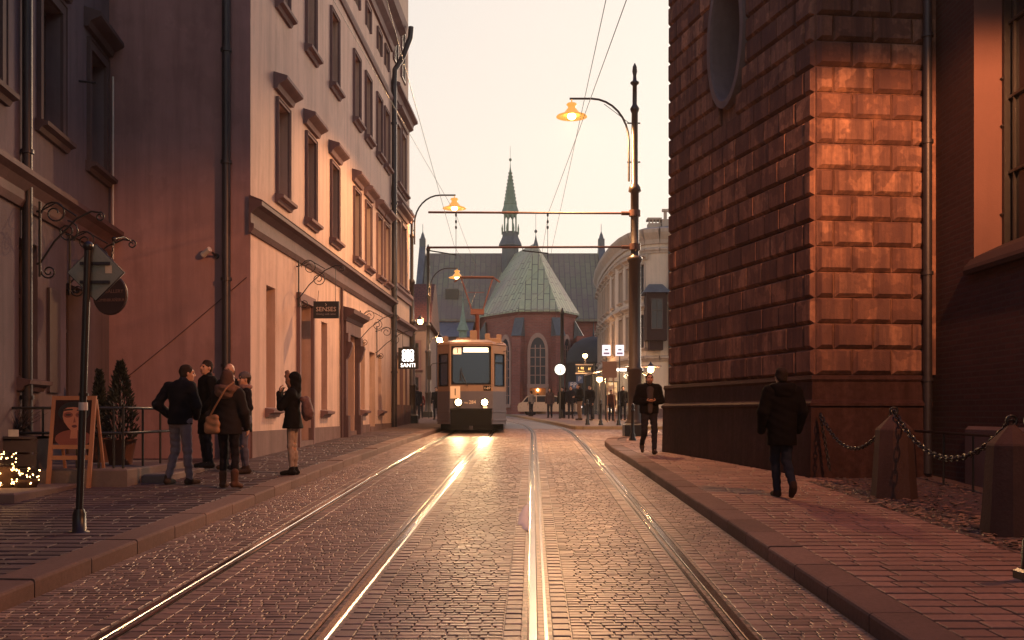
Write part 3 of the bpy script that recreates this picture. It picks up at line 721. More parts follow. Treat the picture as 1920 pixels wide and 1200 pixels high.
def block(mb, fr, a0, a1, z0, z1, d=.085, c=.055, j=.008, cs=None):
    rj = rnd.uniform(-.006, .006); d += rj; cs = c if cs is None else cs
    a0 += j; a1 -= j; z0 += j; z1 -= j
    if a1 - a0 < .14: cs = (a1 - a0) * .3
    p = [fr.p(a0, z0, .004), fr.p(a1, z0, .004), fr.p(a1, z1, .004), fr.p(a0, z1, .004), fr.p(a0, z0, .02), fr.p(a1, z0, .02), fr.p(a1, z1, .02), fr.p(a0, z1, .02),
         fr.p(a0 + cs, z0 + c, d), fr.p(a1 - cs, z0 + c, d), fr.p(a1 - cs, z1 - c * .7, d), fr.p(a0 + cs, z1 - c * .7, d)]
    fs = [(8, 9, 10, 11)]
    for k in range(4):
        n = (k + 1) % 4; fs += [(k, n, n + 4, k + 4), (k + 4, n + 4, n + 8, k + 8)]
    mb.add(p, fs)
mb = MB(); rnd = random.Random(11)
for r in range(NR):
    z0, z1 = Z0 + r * ROW, Z0 + (r + 1) * ROW
    off = .27 if r % 2 else .56
    cut = [0.0]; s = LL - off
    cs = []
    while s > .15: cs.append(s); s -= .58 * rnd.uniform(.92, 1.08)
    cut += sorted(cs) + [LL]
    for a, b in zip(cut, cut[1:]):
        zz = [z0, z1, (z0 + z1) / 2]; m = max(0, 1 - min(((z - oc_z) / (ob + .14)) ** 2 for z in zz))
        e = (oa + .12) * math.sqrt(m) if m > 0 else 0
        segs = [(a, b)]
        if e > 0:
            segs = [q for q in ((a, min(b, oc_s - e)), (max(a, oc_s + e), b)) if q[1] - q[0] > .06]
        for q in segs: block(mb, RL_, q[0], q[1], z0, z1, .075, .05, .004, .016 if b < LL else .05)
    cut = [0.0]; s = .29 if r % 2 else .6
    while s < LF - .1: cut.append(s); s += .66
    cut.append(LF)
    for a, b in zip(cut, cut[1:]): block(mb, RF, a, b, z0, z1)
mb.build('rusticated_blocks', m_rust, t)
mb = MB(); zt = Z0 + NR * ROW
RF.wall(mb, 0, LF + 1, Z0, zt)
RL_.wall(mb, 0, LL, Z0, zt, [(oc_s - oa - .1, oc_s + oa + .1, oc_z - ob - .1, oc_z + ob + .1)], .0)
n = 48
for k in range(n):                                     # fill from the square hole to the oval, then the deep splay
    def el(i, a, b, d): w = 2 * PI * i / n; return RL_.p(oc_s + a * math.cos(w), oc_z + b * math.sin(w), d)
    def sq(i):
        w = 2 * PI * i / n; c, s = math.cos(w), math.sin(w); q = max(abs(c), abs(s)); return RL_.p(oc_s + (oa + .1) * c / q, oc_z + (ob + .1) * s / q, 0)
    mb.poly(sq(k), sq(k + 1), el(k + 1, oa, ob, 0), el(k, oa, ob, 0))
mb.poly(RL_.p(0, Z0), RL_.p(0, zt), RL_.p(0, zt, -8), RL_.p(0, Z0, -8))
mb.build('wall', m_rust, t)
mb = MB()
for k in range(n):
    for (a0, b0, d0), (a1, b1, d1) in [((oa + .16, ob + .16, .0), (oa + .15, ob + .15, .13)), ((oa + .15, ob + .15, .13), (oa + .02, ob + .02, .13)), ((oa + .02, ob + .02, .13), (oa, ob, .08)), ((oa, ob, .08), (oa * .9, ob * .9, -.75))]:
        mb.add([el(k, a0, b0, d0), el(k + 1, a0, b0, d0), el(k + 1, a1, b1, d1), el(k, a1, b1, d1)], [(3, 2, 1, 0)], 0, True)
fr_ = mb.build('oval_window', mat('smooth_grey_stone', (.17, .135, .14), rough=.6, var=.25, bump=.3, streak=.4), t)
mb = MB(); mb.add([el(k, oa * .88, ob * .88, -.72) for k in range(n)], [list(range(n))]); mb.build('pane', m_glass, fr_)
mb = MB()
for z in (-.55, 0, .55): RL_.box(mb, oc_s - .6 * math.sqrt(1 - (z / 1.1) ** 2) * .95, oc_s + .6 * math.sqrt(1 - (z / 1.1) ** 2) * .95, oc_z + z - .025, oc_z + z + .025, -.715, -.67)
RL_.box(mb, oc_s - .025, oc_s + .025, oc_z - 1.05, oc_z + 1.05, -.716, -.665); mb.build('glazing_bars', m_iron, fr_)
mb = MB()
for fr, a, b in ((RL_, -.1, LL + .0), (RF, -.0, LF)):
    e = .10
    fr.prof(mb, a, b, [(-.05, -.1), (.20, -.1), (.16, 1.76), (.20, 1.78), (.20, 1.82), (.13, 1.88), (.12, 2.16), (.15, 2.2), (.13, 2.26), (-.05, 2.29)])
# the corner itself
q = RL_.p(LL, 0, 0)
def cp(d): return Vector((xc + (RL_.n[0] + RF.n[0]) * d / (1 + RL_.n[0] * RF.n[0] + RL_.n[1] * RF.n[1]), yc + (RL_.n[1] + RF.n[1]) * d / (1 + RL_.n[0] * RF.n[0] + RL_.n[1] * RF.n[1]), 0))
for (d0, z0), (d1, z1) in zip([(.20, -.1), (.16, 1.76), (.20, 1.78), (.20, 1.82), (.13, 1.88), (.12, 2.16), (.15, 2.2), (.13, 2.26), (-.05, 2.29)], [(.16, 1.76), (.20, 1.78), (.20, 1.82), (.13, 1.88), (.12, 2.16), (.15, 2.2), (.13, 2.26), (-.05, 2.29)]):
    z = lambda p, h: (p.x, p.y, h)
    mb.poly(RL_.p(LL, z0, d0), z(cp(d0), z0), z(cp(d1), z1), RL_.p(LL, z1, d1)); mb.poly(z(cp(d0), z0), RF.p(0, z0, d0), RF.p(0, z1, d1), z(cp(d1), z1))
mb.build('plinth', mat('sooty_plinth_stone', (.05, .022, .022), rough=.75, var=.5, scale=1.1, bump=.5, bscale=25, streak=.7, tint=(.085, .045, .042)), t)
x, y = 6.64, 16.62
pipe('downpipe', [(x, y, .7), (x, y, 13)], .07, t, None, [(x, y, z) for z in (2.2, 3.9, 6.0, 7.7)])

# ================================================================== right: brick church flank
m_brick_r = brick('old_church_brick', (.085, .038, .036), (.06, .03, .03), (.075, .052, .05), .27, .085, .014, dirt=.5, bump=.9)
m_reveal = mat('reveal_plaster', (.14, .075, .066), rough=.85, var=.1, bump=.25, streak=.15)
BR = Fr(6.72 + .008 * 17, 17, -.008, -1)               # runs towards the viewer
t = T('church_flank', 'dark brick church wall with a tall window in a pale plaster reveal', 'building', (6.9, 14, gp(14)))
w0, w1 = 17 - 15.4, 17 - 12.0
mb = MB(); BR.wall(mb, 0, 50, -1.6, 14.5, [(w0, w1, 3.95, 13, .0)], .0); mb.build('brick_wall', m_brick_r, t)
mb = MB(); mb.poly(BR.p(w0, 3.9, .003), BR.p(w0, 13, .003), BR.p(w0 + .02, 13, -.5), BR.p(w0 + .02, 3.9, -.5)); mb.poly(BR.p(w1, 3.9), BR.p(w1, 3.9, -.5), BR.p(w1, 13, -.5), BR.p(w1, 13)); mb.build('reveal', m_reveal, t)
mb = MB(); BR.prof(mb, w0 - .12, w1 + .12, [(-.5, 3.72), (.1, 3.72), (.12, 3.78), (.1, 3.84), (-.02, 3.98), (-.5, 4.2)]); mb.build('sloping_sill', mat('sooty_sill', (.055, .036, .036), var=.3, bump=.3), t)
b = MB(); BR.box(b, w0 + .02, w1, 4.1, 13, -.56, -.5); wd = b.build('window', m_glass, t)
b = MB()
for z in (5.2, 6.3, 7.4, 8.5, 9.6): BR.box(b, w0 + .06, w1, z - .02, z + .02, -.5, -.45)
for s in (.25, .75, 1.3, 1.9, 2.5): BR.box(b, w0 + s - .015, w0 + s + .015, 4.1, 13, -.499, -.46)
BR.box(b, w0 + .021, w0 + .1, 4.1, 13, -.5, -.4)
b.build('iron_grid', m_iron, wd)
for z in (4.6, 5.9, 6.6, 8.2): b = MB(); b.cyl(BR.p(w0 + .02, z, -.38), BR.p(w0 + .09, z, -.38), .014, 6); b.build('pintle', m_iron, wd)
mb = MB(); BR.prof(mb, 1.4, 9, [(0, 0), (.05, 0), (.05, 1.42), (0, 1.47)]); mb.build('plinth_panel', mat('sooty_render', (.15, .105, .105), var=.3, bump=.3), t)
t = T('iron_fence', 'low black iron rail with thin posts before the brick wall', 'fence', BR.p(2, gp(14), .45))
mb = MB(); mb.tube([BR.p(.5, 1.38, .45), BR.p(8, 1.32, .45)], .022, 6); mb.build('top_rail', m_iron, t)
for s in (1.6, 2.6, 3.6, 4.8, 6.0, 7.2):
    mb = MB(); q = BR.p(s, 0, .45); mb.cyl((q.x, q.y, gp(q.y) - .02), (q.x, q.y, 1.37), .016, 6); mb.build('post', m_iron, t)
# ================================================================== church at the end of the street
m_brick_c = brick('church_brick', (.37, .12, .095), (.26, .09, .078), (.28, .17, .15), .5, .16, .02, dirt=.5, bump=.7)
def patina():
    N = NT('patina_sheet_roof'); q = N.n('ShaderNodeTexBrick'); q.offset = .37; q.offset_frequency = 2
    q.inputs['Scale'].default_value = 1; q.inputs['Brick Width'].default_value = 2.0; q.inputs['Row Height'].default_value = .62; q.inputs['Mortar Size'].default_value = .05
    q.inputs['Color1'].default_value = (.40, .45, .28, 1); q.inputs['Color2'].default_value = (.50, .53, .33, 1); q.inputs['Mortar'].default_value = (.12, .11, .10, 1)
    m = N.n('ShaderNodeMapping'); m.inputs['Rotation'].default_value = (0, 0, PI / 2); N.l(N.uv(), m.inputs[0]); N.l(m.outputs[0], q.inputs['Vector'])
    c = N.mix(N.ramp(N.noise(N.pos(), .25, 5), [(.4, (0, 0, 0)), (.65, (.8,) * 3)]), q.outputs[0], (.38, .29, .25))
    c = N.mix(N.ramp(N.noise(N.pos(), 1.6, 4), [(.4, (0, 0, 0)), (.7, (.4,) * 3)]), c, (.26, .31, .25))
    N.l(c, N.b.inputs['Base Color']); N.b.inputs['Roughness'].default_value = .6
    inv = N.n('ShaderNodeMath', operation='MULTIPLY'); inv.inputs[1].default_value = 1; N.l(q.outputs['Fac'], inv.inputs[0]); N.bump(inv.outputs[0], .6, .06); return N.m
m_pat = patina()
m_dull = m_pat.copy(); m_dull.name = 'dull_sheet_roof'
for q in m_dull.node_tree.nodes:
    if q.type == 'TEX_BRICK':
        q.inputs['Color1'].default_value = (.20, .215, .13, 1); q.inputs['Color2'].default_value = (.27, .27, .17, 1)
    if q.type == 'MIX':
        q.inputs[7].default_value = (.2, .15, .135, 1)
m_slate = mat('dark_sheet_roof', (.12, .14, .16), rough=.55, var=.35, scale=.4, streak=.5)
m_copper_g = mat('verdigris_copper', (.27, .36, .29), rough=.6, var=.35, scale=1.2, streak=.4)
m_stone_c = mat('pale_tracery_stone', (.50, .31, .26), rough=.8, var=.2)
t = T('brick_church', 'old brick church with a green sheet roof, polygonal apse and slender spire', 'church', (2.5, 108, g(108)))
zb = .9
mb = MB()
mb.box(-10.3, 10.3, 117.6, 132, zb, 12.5); mb.build('transept_wall', m_brick_c, t)
mb = MB(); zr = 20.9
mb.poly((-10.3, 117, 12.3), (10.3, 117, 12.3), (10.3, 125, zr), (-10.3, 125, zr)); mb.poly((10.3, 133, 12.3), (-10.3, 133, 12.3), (-10.3, 125, zr), (10.3, 125, zr))
mb.poly((-10.3, 117, 12.3), (-10.3, 117, 12.0), (10.3, 117, 12.0), (10.3, 117, 12.3)); mb.build('transept_roof', m_dull, t)
for s in (-1, 1):
    mb = MB(); x = s * 10.35; q = [(x, 116.6, zb), (x, 133.4, zb), (x, 133.4, 12.6), (x, 125.5, 21.6), (x, 124.5, 21.6), (x, 116.6, 12.6)]
    mb.prism(q if s < 0 else q[::-1], (s * .75, 0, 0)); mb.box(min(x, x + s * .75), max(x, x + s * .75), 124.6, 125.4, 21.6, 22.6); gb = mb.build('gable', m_slate, t)
    mb = MB(); mb.lathe((x + s * .37, 125, 22.6), [(.35, 0), (.2, .5), (.04, .9), (.03, 1.8)], 6); mb.build('finial', m_slate, gb)
PL = [(-4.2, 122), (-2.75, 110.2), (.75, 104.7), (4.45, 104.5), (6.6, 108.6), (6.2, 122)]
AX, AZ, EZ = Vector((2.5, 109.3)), 19.6, 12.1
mb = MB(); wins = {}
for i in range(5):
    a, b = PL[i], PL[i + 1]; L = math.hypot(b[0] - a[0], b[1] - a[1]); fr = Fr(*a, b[0] - a[0], b[1] - a[1]); fr.L = L; wins[i] = fr
    fr.wall(mb, 0, L, zb, EZ); fr.prof(mb, 0, L, [(0, EZ - .5), (.1, EZ - .45), (.3, EZ - .1), (.3, EZ), (0, EZ)])
mb.build('apse_wall', m_brick_c, t)
mb = MB(); rb = (-.2, 123.5, 20.3); ap = (AX.x, AX.y, AZ)
OV = [(AX.x + (x - AX.x) * 1.1, AX.y + (y - AX.y) * 1.1 if y < 120 else y, EZ - .05) for x, y in PL]
for i in (1, 2, 3): mb.poly(OV[i], OV[i + 1], ap)
mb.poly(OV[0], OV[1], ap, rb); mb.poly(OV[4], OV[5], rb, ap)
for i in range(5): mb.poly((*OV[i][:2], OV[i][2] - .2), (*OV[i + 1][:2], OV[i + 1][2] - .2), OV[i + 1], OV[i])
mb.build('apse_roof', m_pat, t)
mb = MB(); mb.lathe(ap, [(.3, -.35), (.12, .3), (.03, .8), (.03, 1.0), (.16, 1.1), (.16, 1.25), (.02, 1.4), (.02, 3)], 8); mb.build('roof_finial', m_slate, t)
m_leaded = glassy('leaded_glass', (.035, .04, .055), .25)
def gothic(fr, c, z0, z1, w, name='gothic_window'):
    def arch(w, top, n=9):
        h = w * .95; o = []
        for k in range(n + 1): q = k / n; o.append((-w / 2 + w / 2 * (1 - math.cos(q * PI / 2)) * 1.0, top - h + h * math.sin(q * PI / 2)))
        return [(-w / 2, z0)] + o + [(-x, z) for x, z in o[::-1][1:]] + [(w / 2, z0)]
    a, b = arch(w, z1), arch(w + .6, z1 + .45); mb = MB(); n = len(a)
    for i in range(n - 1):
        for (P, dp), (Q, dq) in (((b, 0), (b, .14)), ((b, .14), (a, .14)), ((a, .14), (a, .03))):
            mb.poly(fr.p(c + P[i][0], P[i][1], dp), fr.p(c + Q[i][0], Q[i][1], dq), fr.p(c + Q[i + 1][0], Q[i + 1][1], dq), fr.p(c + P[i + 1][0], P[i + 1][1], dp))
    fr.box(mb, c - w / 2 - .35, c + w / 2 + .35, z0 - .35, z0, 0, .25)
    f = mb.build(name, m_stone_c, t)
    mb = MB(); mb.add([fr.p(c + x, z, .03) for x, z in a], [list(range(n))]); mb.build('pane', m_leaded, f)
    mb = MB()
    for q in (-.17, .17): fr.box(mb, c + q * w - .05, c + q * w + .05, z0, z1 - w * .5, .03, .1)
    k = z0 + .9
    while k < z1 - w * .6: fr.box(mb, c - w / 2, c + w / 2, k - .035, k + .035, .028, .085); k += .9
    mb.build('tracery', m_stone_c, f); return f
gothic(wins[2], wins[2].L * .5, 4.6, 9.3, 1.5); gothic(wins[1], wins[1].L * .62, 2.6, 9.3, 1.5); gothic(wins[3], wins[3].L * .5, 4.6, 9.3, 1.4); gothic(wins[0], wins[0].L * .75, 4, 9.3, 1.5)
for i in range(1, 5):                                   # buttresses on the corners
    d = (Vector(PL[i]) - AX).normalized(); b = MB(); fr = Fr(PL[i][0], PL[i][1], -d.y, d.x)
    fr = Fr(PL[i][0] + d.x * -.1, PL[i][1] + d.y * -.1, -d.y, d.x)
    b.hexa([fr.p(-.45, zb, 1.3), fr.p(.45, zb, 1.3), fr.p(.45, zb, -.2), fr.p(-.45, zb, -.2), fr.p(-.45, 9.4, 1.0), fr.p(.45, 9.4, 1.0), fr.p(.45, 9.4, -.2), fr.p(-.45, 9.4, -.2)])
    bt = b.build('buttress', m_brick_c, t)
    b = MB(); b.hexa([fr.p(-.55, 9.4, 1.15), fr.p(.55, 9.4, 1.15), fr.p(.55, 9.4, 0), fr.p(-.55, 9.4, 0), fr.p(-.5, 9.5, 1.12), fr.p(.5, 9.5, 1.12), fr.p(.5, 11.3, .1), fr.p(-.5, 11.3, .1)]); b.build('cap', m_slate, bt)
# shrine niche under the middle window
fr = wins[2]; c = fr.L * .5
b = MB(); fr.box(b, c - 1.05, c - .8, 1.4, 4.2, 0, .3); fr.box(b, c + .8, c + 1.05, 1.4, 4.2, 0, .3); fr.box(b, c - 1.05, c + 1.05, 4.2, 4.5, 0, .4)
nb = b.build('shrine_niche', m_stone_c, t)
b = MB(); fr.box(b, c - .8, c + .8, 1.4, 4.2, 0, .08); b.build('shrine_back', mat('ochre_plaster', (.38, .2, .1)), nb)
b = MB(); p0 = fr.p(c, 1.8, .25); b.lathe(p0, [(.42, 0), (.4, .5), (.3, 1.1), (.16, 1.45), (.17, 1.6), (.12, 1.8), (.01, 1.86)], 10); b.build('shrine_figure', mat('dark_bronze', (.06, .04, .035), rough=.5), nb)
b = MB(); b.ball(fr.p(c, 4.0, .25), .12, 8); b.build('shrine_lamp', emis('warm_bulb', (1, .5, .16), 30), nb)
# spire
mb = MB(); sx, sy = -.2, 122.0
mb.lathe((sx, sy, 0), [(1.05, 17), (1.05, 21.2), (1.45, 21.25), (1.4, 21.45), (1.0, 22.3), (.98, 22.7), (1.02, 22.9), (.6, 22.95)], 8, sm=False); sp = mb.build('spire', m_slate, t)
mb = MB()
for k in range(8):
    a = 2 * PI * (k + .5) / 8; p = Vector((sx + .72 * math.cos(a), sy + .72 * math.sin(a), 22.9)); mb.tube([p, p + Vector((0, 0, 2.2))], .1, 6)
    mb.lathe((sx + 1.02 * math.cos(a), sy + 1.02 * math.sin(a), 22.7), [(.1, 0), (.1, .45), (.13, .5), (.02, 1.1)], 6)
    a2 = a + PI / 4; p2 = Vector((sx + .72 * math.cos(a2), sy + .72 * math.sin(a2), 22.9))
    pts = [p.lerp(p2, q / 6) + Vector((0, 0, 1.5 + .45 * math.sin(PI * q / 6))) for q in range(7)]; mb.tube(pts, .06, 5)
mb.lathe((sx, sy, 24.85), [(.8, 0), (.85, .3), (.2, .3)], 8, sm=False); mb.build('lantern', m_copper_g, sp)
mb = MB(); pr = [(1.12, 25.15), (1.08, 25.25), (.78, 26.1), (.84, 26.16), (.84, 26.25), (.74, 26.3)]
pr += [(.74 - .68 * k / 10, 26.3 + 4.2 * k / 10) for k in range(1, 11)] + [(.03, 31.0), (.03, 31.2), (.17, 31.35), (.17, 31.5), (.02, 31.6), (.02, 33)]
mb.lathe((sx, sy, 0), pr, 8, sm=False)
for k in range(8):
    a = 2 * PI * (k + .5) / 8
    for j in range(9): r = .74 - .68 * (j + .5) / 10; mb.box(-.06, .06, -.06, .06, 0, .14, M=Matrix.Translation((sx + (r + .03) * math.cos(a), sy + (r + .03) * math.sin(a), 26.4 + .42 * j)))
mb.build('spire_cone', m_copper_g, sp)
mb = MB(); p = W(868, 600, 100); mb.lathe((p.x, p.y, 0), [(.42, .9), (.42, 8.6), (.5, 8.7), (.42, 8.8), (.4, 9.6)], 8, sm=False); mb.lathe((p.x, p.y, 0), [(.62, 9.6), (.58, 9.75), (.3, 10.5), (.12, 11.6), (.05, 12.3), (.03, 12.5), (.1, 12.6), (.02, 12.8), (.015, 13.8)], 8, sm=False)
mb.build('stair_turret', m_copper_g, t)
mb = MB(); mb.box(-8.5, -4.5, 108, 117.7, zb, 9.6); mb.build('sacristy_wall', mat('sooty_plaster', (.12, .095, .1), var=.3), t)
mb = MB(); mb.hexa([(-8.7, 107.6, 9.6), (-4.2, 107.6, 9.6), (-4.2, 117.7, 9.6), (-8.7, 117.7, 9.6), (-8.7, 113, 11.2), (-4.2, 113, 11.2), (-4.2, 117.7, 12), (-8.7, 117.7, 12)]); mb.build('sacristy_roof', m_slate, t)
p = W(848, 553, 120); mb = MB(); mb.box(p.x - .75, p.x + .75, 119.2, 122, p.z - .6, p.z + .6); mb.build('dormer', m_iron, t)
p = W(1108, 668, 97); mb = MB(); mb.lathe((p.x + .4, 99, 0), [(2.6, zb), (2.6, 6.3), (2.7, 6.35), (2.65, 6.6), (2.5, 7.5), (1.9, 8.3), (1.0, 8.8), (.1, 9.0), (.02, 10.4)], 20, sm=True); mb.build('side_chapel', mat('dark_dome_sheet', (.05, .055, .06), rough=.6), t)
mb = MB(); mb.box(6.5, 9.8, 104, 117.6, zb, 9.4); mb.build('aisle_wall', m_brick_c, t)

# ================================================================== right: curved cream corner building far down
m_far = mat('far_cream_stucco', (.68, .56, .46), rough=.85, var=.1, streak=.25)
m_fart = mat('far_trim', (.54, .44, .37), rough=.8, var=.15, streak=.3)
CP = [(7.1, 86), (6.75, 80), (6.65, 75), (6.7, 71), (6.82, 67.5), (7.05, 65), (7.4, 63.3), (8.0, 62.2), (8.8, 61.8), (14, 61.4)]
t = T('curved_corner_building', 'cream corner building with a rounded front, oriel and roof balustrade beyond the tram stop', 'building', (8, 63, gp(63)))
wl, cn, pl = MB(), MB(), MB()
spots = {0: [2, 4.4], 1: [1.3, 3.7], 2: [1.0, 3.0], 3: [1.75], 4: [1.3], 5: [.9], 6: [.65], 8: [3.2]}
lev = [(2.0, 4.3), (5.6, 7.6), (8.7, 10.6)]
for i in range(len(CP) - 1):
    a, b = CP[i], CP[i + 1]; L = math.hypot(b[0] - a[0], b[1] - a[1]); fr = Fr(*a, b[0] - a[0], b[1] - a[1])
    sp_ = spots.get(i, []); w = .95
    fr.wall(wl, 0, L, .9, 12.6, [(s - w / 2, s + w / 2, z0, z1, .2) for s in sp_ for z0, z1 in lev])
    for z, d in ((4.75, .25), (7.95, .18), (11.2, .15)): fr.prof(cn, -.0, L, [(0, z), (.06, z), (d * .6, z + .12), (d, z + .18), (d, z + .28), (0, z + .36)])
    fr.prof(cn, 0, L, [(0, 11.75), (.1, 11.75), (.14, 12.0), (.3, 12.25), (.38, 12.4), (.4, 12.6), (0, 12.75)])
    fr.prof(pl, 0, L, [(0, .9), (.06, .9), (.06, 1.9), (0, 1.95)])
    for s in sp_:
        for k, (z0, z1) in enumerate(lev): window(t, fr, s, z0, z1, w, .2, m_wood, m_glass_far, m_fart, .12, True, .12 if k else False)
wl.build('wall', m_far, t); cn.build('cornice', m_fart, t); pl.build('plinth', m_plinth, t)
mb = MB(); mb.add([(x, y, 12.7) for x, y in CP] + [(14, 86, 12.7)], [list(range(len(CP) + 1))])
mb.add([(x + .2, y + .1, 12.72) for x, y in CP] + [(x + 1.2, y + 1.1, 13.2) for x, y in CP], [(k, k + 1, len(CP) + k + 1, len(CP) + k) for k in range(len(CP) - 1)]); mb.build('roof', m_slate, t)
mb = MB(); mb.box(9.0, 14, 62.3, 66, 12.7, 13.3); mb.box(9.0, 14, 62.25, 62.5, 13.75, 13.9); 
for k in range(12): mb.box(9.1 + k * .4, 9.28 + k * .4, 62.3, 62.45, 13.3, 13.75)
mb.box(8.2, 8.95, 62.5, 63.2, 12.7, 13.1); mb.box(8.15, 9, 62.45, 63.3, 13.3, 13.42)
for k in range(4): mb.box(8.22 + k * .2, 8.3 + k * .2, 62.5, 62.6, 13.1, 13.3)
mb.build('balustrade', m_fart, t)
mb = MB(); mb.box(7.9, 9.1, 61.0, 62.4, 5.95, 8.75); mb.box(8.1, 8.9, 61.2, 62.2, 5.4, 5.95); orl = mb.build('oriel', mat('dark_oriel_wood', (.055, .03, .028), var=.3), t)
mb = MB(); mb.hexa([(7.7, 60.8, 8.75), (9.3, 60.8, 8.75), (9.3, 62.5, 8.75), (7.7, 62.5, 8.75), (8.1, 61.5, 9.3), (8.9, 61.5, 9.3), (8.9, 62.2, 9.3), (8.1, 62.2, 9.3)]); mb.build('oriel_roof', m_slate, orl)
f3 = Fr(7.9, 61.0, 1, 0); window(orl, f3, .6, 6.6, 8.4, .7, -.02, m_wood, m_glass_far, None, 0, False)
f3 = Fr(8.8, 61.8, 5.2, -.4); text('lettering', 'FRANCISZKANÓW', .22, f3.p(1.0, 4.45, .03), (1, -.08, 0), (0, 0, 1), m_iron, t) if 0 else None
pipe('downpipe', [(9.35, 61.6, 1), (9.35, 61.6, 12)], .09, t)

# ================================================================== tram
m_trb = mat('tram_blue_grey', (.09, .082, .11), rough=.35, var=.12, bump=.05, streak=.25)
m_trc = mat('tram_cream', (.24, .15, .10), rough=.35, var=.12, bump=.05, streak=.2)
m_trd = mat('tram_dark_skirt', (.006, .0055, .006), rough=.75, var=.3)
m_trg = glassy('tram_windscreen', (.02, .045, .075), .05, .7, .02)
m_bulb = emis('headlight_lamp', (1, .72, .34), 30)
m_lit = emis('lit_board', (1, .80, .52), 2.6)
tr = T('tram', 'oncoming city tram with both headlights lit, line number cards and a raised pantograph', 'tram', (0, 0, 0))
fl = [Fr(-1.2, 13.5, 0, -1), Fr(-1.2, .62, .46, -.62), Fr(-.74, 0, 1, 0), Fr(.74, 0, .46, .62), Fr(1.2, .62, 0, 1)]
Ls = [12.88, math.hypot(.46, .62), 1.48, math.hypot(.46, .62), 12.88]
lo, hi = MB(), MB()
sw = [(12.88 - .35 - 1.5 * k - 1.25, 12.88 - .35 - 1.5 * k) for k in range(8)]
HL = [[(a, b, 1.55, 2.5, .05) for a, b in sw], [(.1, .68, 1.62, 2.75, .05)], [(.06, 1.42, 1.68, 3.0, .05)], [(.09, .67, 1.62, 2.75, .05)], [(12.88 - b, 12.88 - a, 1.55, 2.5, .05) for a, b in sw]]
for f, L, H in zip(fl, Ls, HL):
    f.wall(lo, 0, L, .32, 1.45); f.wall(hi, 0, L, 1.45, 3.02, H)
    f.prof(lo, 0, L, [(-.02, .42), (.02, .42), (.025, .46), (.02, .5), (-.02, .5)])
    f.prof(lo, 0, L, [(-.02, .72), (.018, .72), (.022, .75), (.018, .78), (-.02, .78)])
bodylow = lo.build('lower_body', m_trb, tr)
out_ = [(-1.2, 13.5), (-1.2, .62), (-.74, 0), (.74, 0), (1.2, .62), (1.2, 13.5)]
for (s0, z0), (s1, z1) in (((1.0, 3.02), (1.015, 3.06)), ((1.015, 3.06), (.97, 3.14)), ((.97, 3.14), (.75, 3.24)), ((.75, 3.24), (0.01, 3.28))):
    A_ = [(x * s0, 6.75 + (y - 6.75) * (1 - (1 - s0) * .2), z0) for x, y in out_]; B__ = [(x * s1, 6.75 + (y - 6.75) * (1 - (1 - s1) * .2), z1) for x, y in out_]
    hi.add(A_ + B__, [(k, (k + 1) % 6, 6 + (k + 1) % 6, 6 + k) for k in range(6)])
bodyup = hi.build('upper_body', m_trc, tr)
mb = MB(); mb.box(-1.1, 1.1, .9, 13.4, .1, .4); mb.box(-1.15, 1.15, .7, 13.4, .75, .8); mb.box(-1.17, 1.17, 1.9, 2.0, .8, 2.9); mb.box(-1.17, 1.17, 13.3, 13.4, .4, 3); mb.build('underframe', m_trd, tr)
for i, (f, H) in enumerate(zip(fl, HL)):               # rubber framed windows
    if i == 2: continue
    for (a, b, z0, z1, _) in H:
        mb = MB(); e = .035
        f.box(mb, a, a + e, z0, z1, -.05, .012); f.box(mb, b - e, b, z0, z1, -.05, .012); f.box(mb, a + e, b - e, z0, z0 + e, -.05, .012); f.box(mb, a + e, b - e, z1 - e, z1, -.05, .012); f.box(mb, a + e, b - e, z1 - .33, z1 - .3, -.05, .008)
        w = mb.build('side_window', m_trd, bodyup)
f = fl[2]
mb = MB(); e = .045
f.box(mb, .06, .06 + e, 1.68, 3.0, -.05, .018); f.box(mb, 1.42 - e, 1.42, 1.68, 3.0, -.05, .018); f.box(mb, .06 + e, 1.42 - e, 1.68, 1.68 + e, -.05, .018); f.box(mb, .06 + e, 1.42 - e, 3 - e, 3.0, -.05, .018)
for sx_, sz in ((0, 0), (1, 0), (0, 1), (1, 1)):
    cx, cz = (.06 + e if sx_ == 0 else 1.42 - e), (1.68 + e if sz == 0 else 3 - e); dx, dz = (1 if sx_ == 0 else -1), (1 if sz == 0 else -1)
    mb.prism([f.p(cx, cz, .017), f.p(cx + dx * .1, cz, .017), f.p(cx + dx * .03, cz + dz * .03, .017), f.p(cx, cz + dz * .1, .017)], (0, .05, 0))
ws = mb.build('windscreen', m_trd, tr)
def see_through(name, col, k):
    N = NT(name); N.b.inputs['Base Color'].default_value = (*col, 1); N.b.inputs['Roughness'].default_value = .05; N.b.inputs['Specular IOR Level'].default_value = .4
    tp = N.n('ShaderNodeBsdfTransparent'); mx = N.n('ShaderNodeMixShader'); mx.inputs[0].default_value = k; N.l(tp.outputs[0], mx.inputs[1]); N.l(N.b.outputs[0], mx.inputs[2]); N.l(mx.outputs[0], N.out.inputs[0]); return N.m
m_ws = see_through('tinted_windscreen', (.018, .05, .13), .82)
mb = MB(); f.box(mb, .1, 1.38, 1.72, 2.97, -.05, -.042); mb.build('pane', m_ws, ws)
for i in (1, 3):
    a, b, z0, z1, _ = HL[i][0]; mb = MB(); fl[i].box(mb, a + .02, b - .02, z0 + .02, z1 - .02, -.035, -.025); mb.build('corner_pane', m_ws, tr)
for i in (0, 4):
    mb = MB()
    for a, b, z0, z1, _ in HL[i]: fl[i].box(mb, a + .02, b - .02, z0 + .02, z1 - .02, -.035, -.025)
    mb.build('side_glazing', m_trg, tr)
